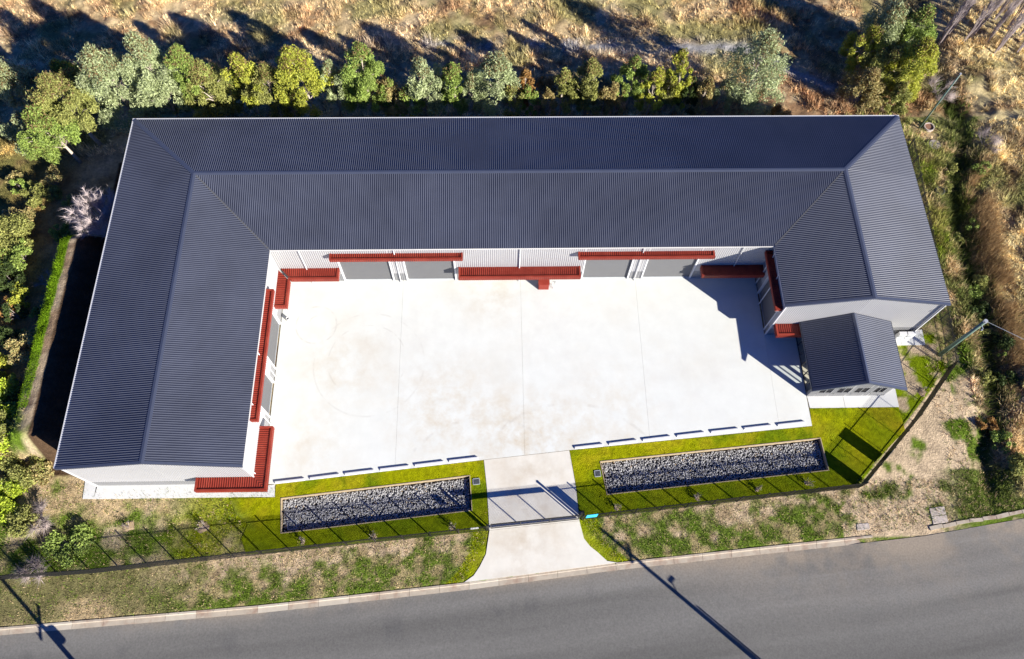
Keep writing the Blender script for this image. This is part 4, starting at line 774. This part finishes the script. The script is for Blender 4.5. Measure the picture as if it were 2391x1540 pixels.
GR = {'scrubby bush between the corner gums and the golden field': 'scrub below the corner gums', 'scrubby bush in the thicket along the shaded side of the bank': 'scrub along the bank', 'low scrubby bush in the corner past the footpath end': 'scrub in the corner', 'low green scrub clump growing along the ditch': 'scrub along the ditch'}
for i, (x, y, h, r, pal, lb) in enumerate(BU): bush(x, y, h, r, pal, lb, 300+i, group=GR.get(lb))
def bare(x, y, h, r, label, seed, n, m, name='bare_shrub', upright=0., group=None, rt=.011, z0=None, lo=.4, ne=9, tl=(.35, .5)):
    """leafless shrub or sapling: many fine tapering twigs from a few stems"""
    rng = np.random.default_rng(seed); z0 = hz(x, y) if z0 is None else z0; T = thing(name, label, 'tree' if upright else 'shrub', (x, y, z0), group); mb = MB(); ends = []
    for k in range(ne if not upright else 5):
        a = rng.random()*6.283; sp = (.2+.75*rng.random()**.7)*r*(1 if not upright else .35); e = np.array([x+sp*math.cos(a), y+sp*math.sin(a), z0+h*(lo+.2*rng.random())*(1 if not upright else 1.5)]); mb.tube([(x+.05*k*.3, y, z0-.1), tuple((np.array([x, y, z0])+e)/2+rng.normal(0, .06, 3)), tuple(e)], [rt*3.4, rt*2.4, rt*1.5], 5, False); ends.append(e)
    mb.build('stems', m, T); A = []; Bq = []
    for i in range(n):
        e = ends[rng.integers(len(ends))]; t = rng.random(); s = np.array([x, y, z0])*(1-t)+e*t if t > max(.35, 1.5*lo) else e*.85+np.array([x, y, z0])*.15
        a = rng.random()*6.283; u = rng.random(); el = .25+1.1*u if not upright else 1.1+.4*u; ln = r*(tl[0]+tl[1]*rng.random()) if not upright else h*(.12+.2*rng.random()); out = s-np.array([x, y, s[2]]); out = out/(np.linalg.norm(out)+.1)
        d = np.array([math.cos(a)*math.cos(el), math.sin(a)*math.cos(el), math.sin(el)])+out*(.5 if not upright else .1); d /= np.linalg.norm(d); A.append(s); Bq.append(s+d*ln)
    A = np.array(A); Bq = np.array(Bq); D = Bq-A; Q = np.cross(D, rng.normal(size=D.shape)); Q /= np.linalg.norm(Q, axis=1)[:, None]+1e-9; Q2 = np.cross(D/np.linalg.norm(D, axis=1)[:, None], Q); w = rt
    V = np.stack([A+Q*w, A-Q*w*.5+Q2*w*.87, A-Q*w*.5-Q2*w*.87, Bq], 1); f_ = np.array([(0, 1, 3), (1, 2, 3), (2, 0, 3)]); np_obj('twigs', V.reshape(-1, 3), (f_[None]+4*np.arange(n)[:, None, None]).reshape(-1, 3), m, T); return T
bare(-2.9, -9.3, 7.6, 2.9, 'large leafless grey-pink shrub beside the warehouse long wall', 501, 8000, M['twigpale'], rt=.016, lo=.50, ne=90, tl=(.12, .2))
bare(-4.2, -36.6, 1.6, 1.7, 'leafless straggly shrub near the footpath end', 502, 500, M['twig'], rt=.014); bare(-7.6, -14.8, 1.3, 1.0, 'leafless dead branches lying on the bank', 503, 160, M['twig'], rt=.016); bare(-3.6, -40.6, 1.2, 1.6, 'dry dead brush heaped against the picket fence', 504, 600, M['twig'], rt=.013)
bare(84.8, 9.8, 2.2, 1.8, 'leafless purplish shrub beside the slim green pole', 505, 700, M['twig'], rt=.012); bare(87.0, 1.5, 1.6, 1.6, 'leafless purplish shrub across the ditch', 506, 500, M['twig'], rt=.012); bare(80.6, 17.0, 1.6, 1.6, 'leafless shrub behind the thicket', 507, 300, M['twig'], rt=.012)
for i, (x, y) in enumerate([(87.0, 17.4), (88.2, 18.6), (89.4, 17.1), (91.0, 18.3), (92.0, 16.8), (93.2, 15.8), (94.0, 17.0), (95.2, 15.4), (96.1, 17.8), (90.2, 20.5), (94.0, 20.5), (87.6, 18.9), (88.9, 19.6), (90.3, 17.6), (91.6, 19.4), (92.7, 17.9), (93.6, 18.6), (95.0, 18.9), (96.6, 16.4), (92.6, 15.4), (97.4, 18.6)]):
    bare(x, y, 5.5+1.5*rnd.random(), 1.5, 'tall thin leafless sapling in the dense stand beyond the thicket', 520+i, 90, M['twig'], 'bare_sapling', 1., 'leafless saplings in one stand', rt=.022)
# young planted shrubs with mulch
def young(x, y, label, seed, r=.24):
    T = bare(x, y, .9, .45, label, seed, 60, M['twig'], 'young_shrub', rt=.008, z0=.03, group='newly planted shrubs'); rng = np.random.default_rng(seed)
    k = 14; rr = [r*(.75+.5*rng.random()) for _ in range(k)]; vs = [(x, y, .12)]+[(x+rr[i]*.6*math.cos(6.283*i/k), y+rr[i]*.6*math.sin(6.283*i/k), .09) for i in range(k)]+[(x+rr[i]*math.cos(6.283*i/k), y+rr[i]*math.sin(6.283*i/k), .0) for i in range(k)]
    MB().add(vs, [(0, 1+i, 1+(i+1) % k) for i in range(k)]+[(1+i, 1+k+i, 1+k+(i+1) % k, 1+(i+1) % k) for i in range(k)]).build('mulch', M['mulch'], T)
    cs = np.array([x, y, .5])+rng.normal(0, .16, (40, 3)); V, F = leaves(cs, 40, 0, .12, .06, rng); np_obj('foliage', V, F, M['leaf'], T, np.repeat(np.array(PAL['brown'])[rng.integers(0, 3, 40)], 4, 0))
for i, (x, y) in enumerate([(18.18, -38.9), (24.11, -38.55), (30.67, -37.9)]): young(x, y, 'newly planted twiggy shrub with mulch between the shorter basin and the fence', 600+i)
for i, (x, y) in enumerate([(44.76, -36.5), (51.81, -35.7), (57.15, -35.1), (61.62, -34.6)]): young(x, y, 'newly planted twiggy shrub with mulch between the longer basin and the fence', 610+i)
for i, (x, y) in enumerate([(9.61, -37.49), (3.38, -37.4), (-.06, -38.9)]): young(x, y, 'newly planted twiggy shrub with pale mulch on the patchy grass below the footpath', 620+i, .5)
young(73.76, -26.3, 'newly planted twiggy shrub beside the diagonal fence and annex', 630, .4)

# ------------------------------------------------------------------ grass and reeds (uncountable ground cover)
def tufts(name, x, y, h, w, blades, col, seed, lay=.55, label=None, zoff=0., wind=(0, 0), cat='grass'):
    rng = np.random.default_rng(seed); n = len(x); z = height(x, y)+zoff-.03; N_ = n*blades; xi = np.repeat(x, blades); yi = np.repeat(y, blades); zi = np.repeat(z, blades); hi = np.repeat(h, blades)*(.5+.8*rng.random(N_)); wi = np.repeat(w, blades)
    a = rng.random(N_)*6.283; le = np.abs(rng.normal(lay, .35, N_)); d = np.stack([np.cos(a)*np.sin(le)+wind[0], np.sin(a)*np.sin(le)+wind[1], np.cos(le)], -1); b = np.stack([xi+rng.normal(0, .09, N_), yi+rng.normal(0, .09, N_), zi], -1); t = b+d*hi[:, None]
    s = np.stack([-np.sin(a), np.cos(a), 0*a], -1)*wi[:, None]*.5; V = np.stack([b-s, b+s, t], 1).reshape(-1, 3); c = np.repeat(col, blades, 0)*(.75+.5*rng.random(N_))[:, None]
    o = np_obj(name, V, np.arange(3*N_).reshape(-1, 3), M['blade'], cols=np.repeat(c, 3, 0)); return tag(o, label, cat, None, 'stuff')
rg = np.random.default_rng(5)
def scatter(n, x0, x1, y0, y1, ok):
    x = x0+(x1-x0)*rg.random(n); y = y0+(y1-y0)*rg.random(n); k = ok(x, y); return x[k], y[k]
def solid(x, y): return ((x > -.3) & (x < 74.6) & (y > -34.3) & (y < .3)) | inpoly(x, y, YARD) | inpoly(x, y, LAWN_L) | inpoly(x, y, LAWN_R)
tm = lambda x, y: np.exp(-((y-np.interp(x, [-40, 25, 45, 64, 72, 80], [17.8, 17.2, 16.6, 16.4, 11.0, 6]))/.8)**2)*ss(38, 52, x) < .4
x, y = scatter(52000, -26, 104, .5, 33, lambda x, y: (fbm(x, y, 2.5, 3, 81) > .36) & tm(x, y)); cl_ = fbm(x, y, 1.6, 3, 82); tufts('dry_grass', x, y, .25+.75*ss(.45, .72, cl_), .075+0*x, 6, zone(x, y)*1.85*(.35+1.3*rg.random(len(x)))[:, None], 1, .65, 'tall dry straw-coloured grass covering the field behind the row of trees')
x, y = scatter(24000, 78.5, 104, -36, 1, lambda x, y: (np.abs(x-ditch_x(y)) > .6)); cl_ = fbm(x, y, 1.8, 3, 83); tufts('dry_grass', x, y, .25+.65*ss(.4, .72, cl_), .075+0*x, 6, zone(x, y)*1.75*(.35+1.3*rg.random(len(x)))[:, None], 2, .65, 'rough dry grass on the far side of the ditch')
x, y = scatter(9000, -26, -5.2, -40, 1, lambda x, y: fbm(x, y, 2.0, 3, 84) > .4); tufts('field_grass', x, y, .16+.25*fbm(x, y, 1.5, 2, 85), .045+0*x, 5, zone(x, y)*1.4, 3, .6, 'short golden grass on the field past the bank')
x, y = scatter(60000, -12, 84, -46, -33.6, lambda x, y: (y < kerb_y(x)+30) & (y > kerb_y(x)+.1) & ~solid(x, y) & ~inpoly(x, y, [(33.9, -38), (31.6, -42.6), (44.8, -41.3), (41.4, -37.2), (41, -31), (33.3, -32)])); c_ = zone(x, y); gness = (c_[:, 1] > c_[:, 0]*1.02); kp = gness | (rg.random(len(x)) < .45); x, y, c_ = x[kp], y[kp], c_[kp]
u_ = rg.random(len(x)); c_ = np.where((u_ < .16)[:, None], C['straw'], np.where((u_ < .36)[:, None], C['olive']*1.5, np.where((u_ < .55)[:, None], C['green']*1.1, c_))); tufts('verge_grass', x, y, .08+.14*rg.random(len(x)), .055+0*x, 5, c_*1.25*(.6+.8*rg.random(len(x)))[:, None], 4, .7, 'patchy green and straw grass on the verge between fence and kerb')
x, y = scatter(15000, 64, 80.5, -38, 4, lambda x, y: ~solid(x, y) & (y > kerb_y(x)+.1) & (x-64 > 0)); c_ = zone(x, y); kp = (c_[:, 1] > c_[:, 0]*.9) | (rg.random(len(x)) < .25); x, y, c_ = x[kp], y[kp], c_[kp]
u_ = rg.random(len(x)); c_ = np.where((u_ < .2)[:, None], C['straw']*1.1, np.where((u_ < .4)[:, None], C['green'], c_)); tufts('weeds', x, y, .10+.24*rg.random(len(x)), .06+0*x, 6, c_*1.25*(.6+.8*rg.random(len(x)))[:, None], 5, .7, 'green and straw weeds along the side of the warehouse')
def onlawn(x, y): return (inpoly(x, y, LAWN_L) & ~inpoly(x, y, growpoly(BAS_L, .06))) | (inpoly(x, y, LAWN_R) & ~inpoly(x, y, growpoly(BAS_R, .06)))
x, y = scatter(44000, 9, 72, -41, -27.5, onlawn); tufts('lawn_grass', x, y, .05+.05*rg.random(len(x)), .035+0*x, 5, lawncol(x, y)*1.2*(.55+.9*rg.random(len(x)))[:, None], 6, .7, 'short bright green mown turf round the two pebble basins', .035)
x, y = scatter(5000, -6.1, -5.0, -28, -10, lambda x, y: x < -5.0-.3*(fbm(x, y, 1., 2, 91)-.5)); tufts('bank_grass', x, y, .05+.07*rg.random(len(x)), .04+0*x, 5, np.tile(C['moss'], (len(x), 1))*(.8+.5*rg.random(len(x)))[:, None], 7, .7, 'bright green grass strip along the crest of the bank')
yy = np.concatenate([-1-23*rg.random(1500), -1-14*rg.random(500)]); x = ditch_x(yy)+2.3+rg.normal(0, .55, len(yy)); kp = fbm(x, yy, 2.2, 2, 88) > .38; x, yy = x[kp], yy[kp]
tufts('reed_bed', x, yy, .8+.6*rg.random(len(x)), .05+0*x, 9, np.array((.40, .27, .13))*(.7+.6*rg.random(len(x)))[:, None], 8, .45, 'tall straw-coloured reeds along the ditch', 0, (.15, .05), 'reeds')
yy = -30+42*rg.random(900); x = ditch_x(yy)+rg.normal(0, .9, len(yy)); tufts('ditch_rushes', x, yy, .5+.5*rg.random(len(x)), .06+0*x, 9, np.array((.10, .13, .03))*(.6+.9*rg.random(len(x)))[:, None], 9, .5, 'dark green rushes growing in the ditch', 0, (0, 0), 'rushes')
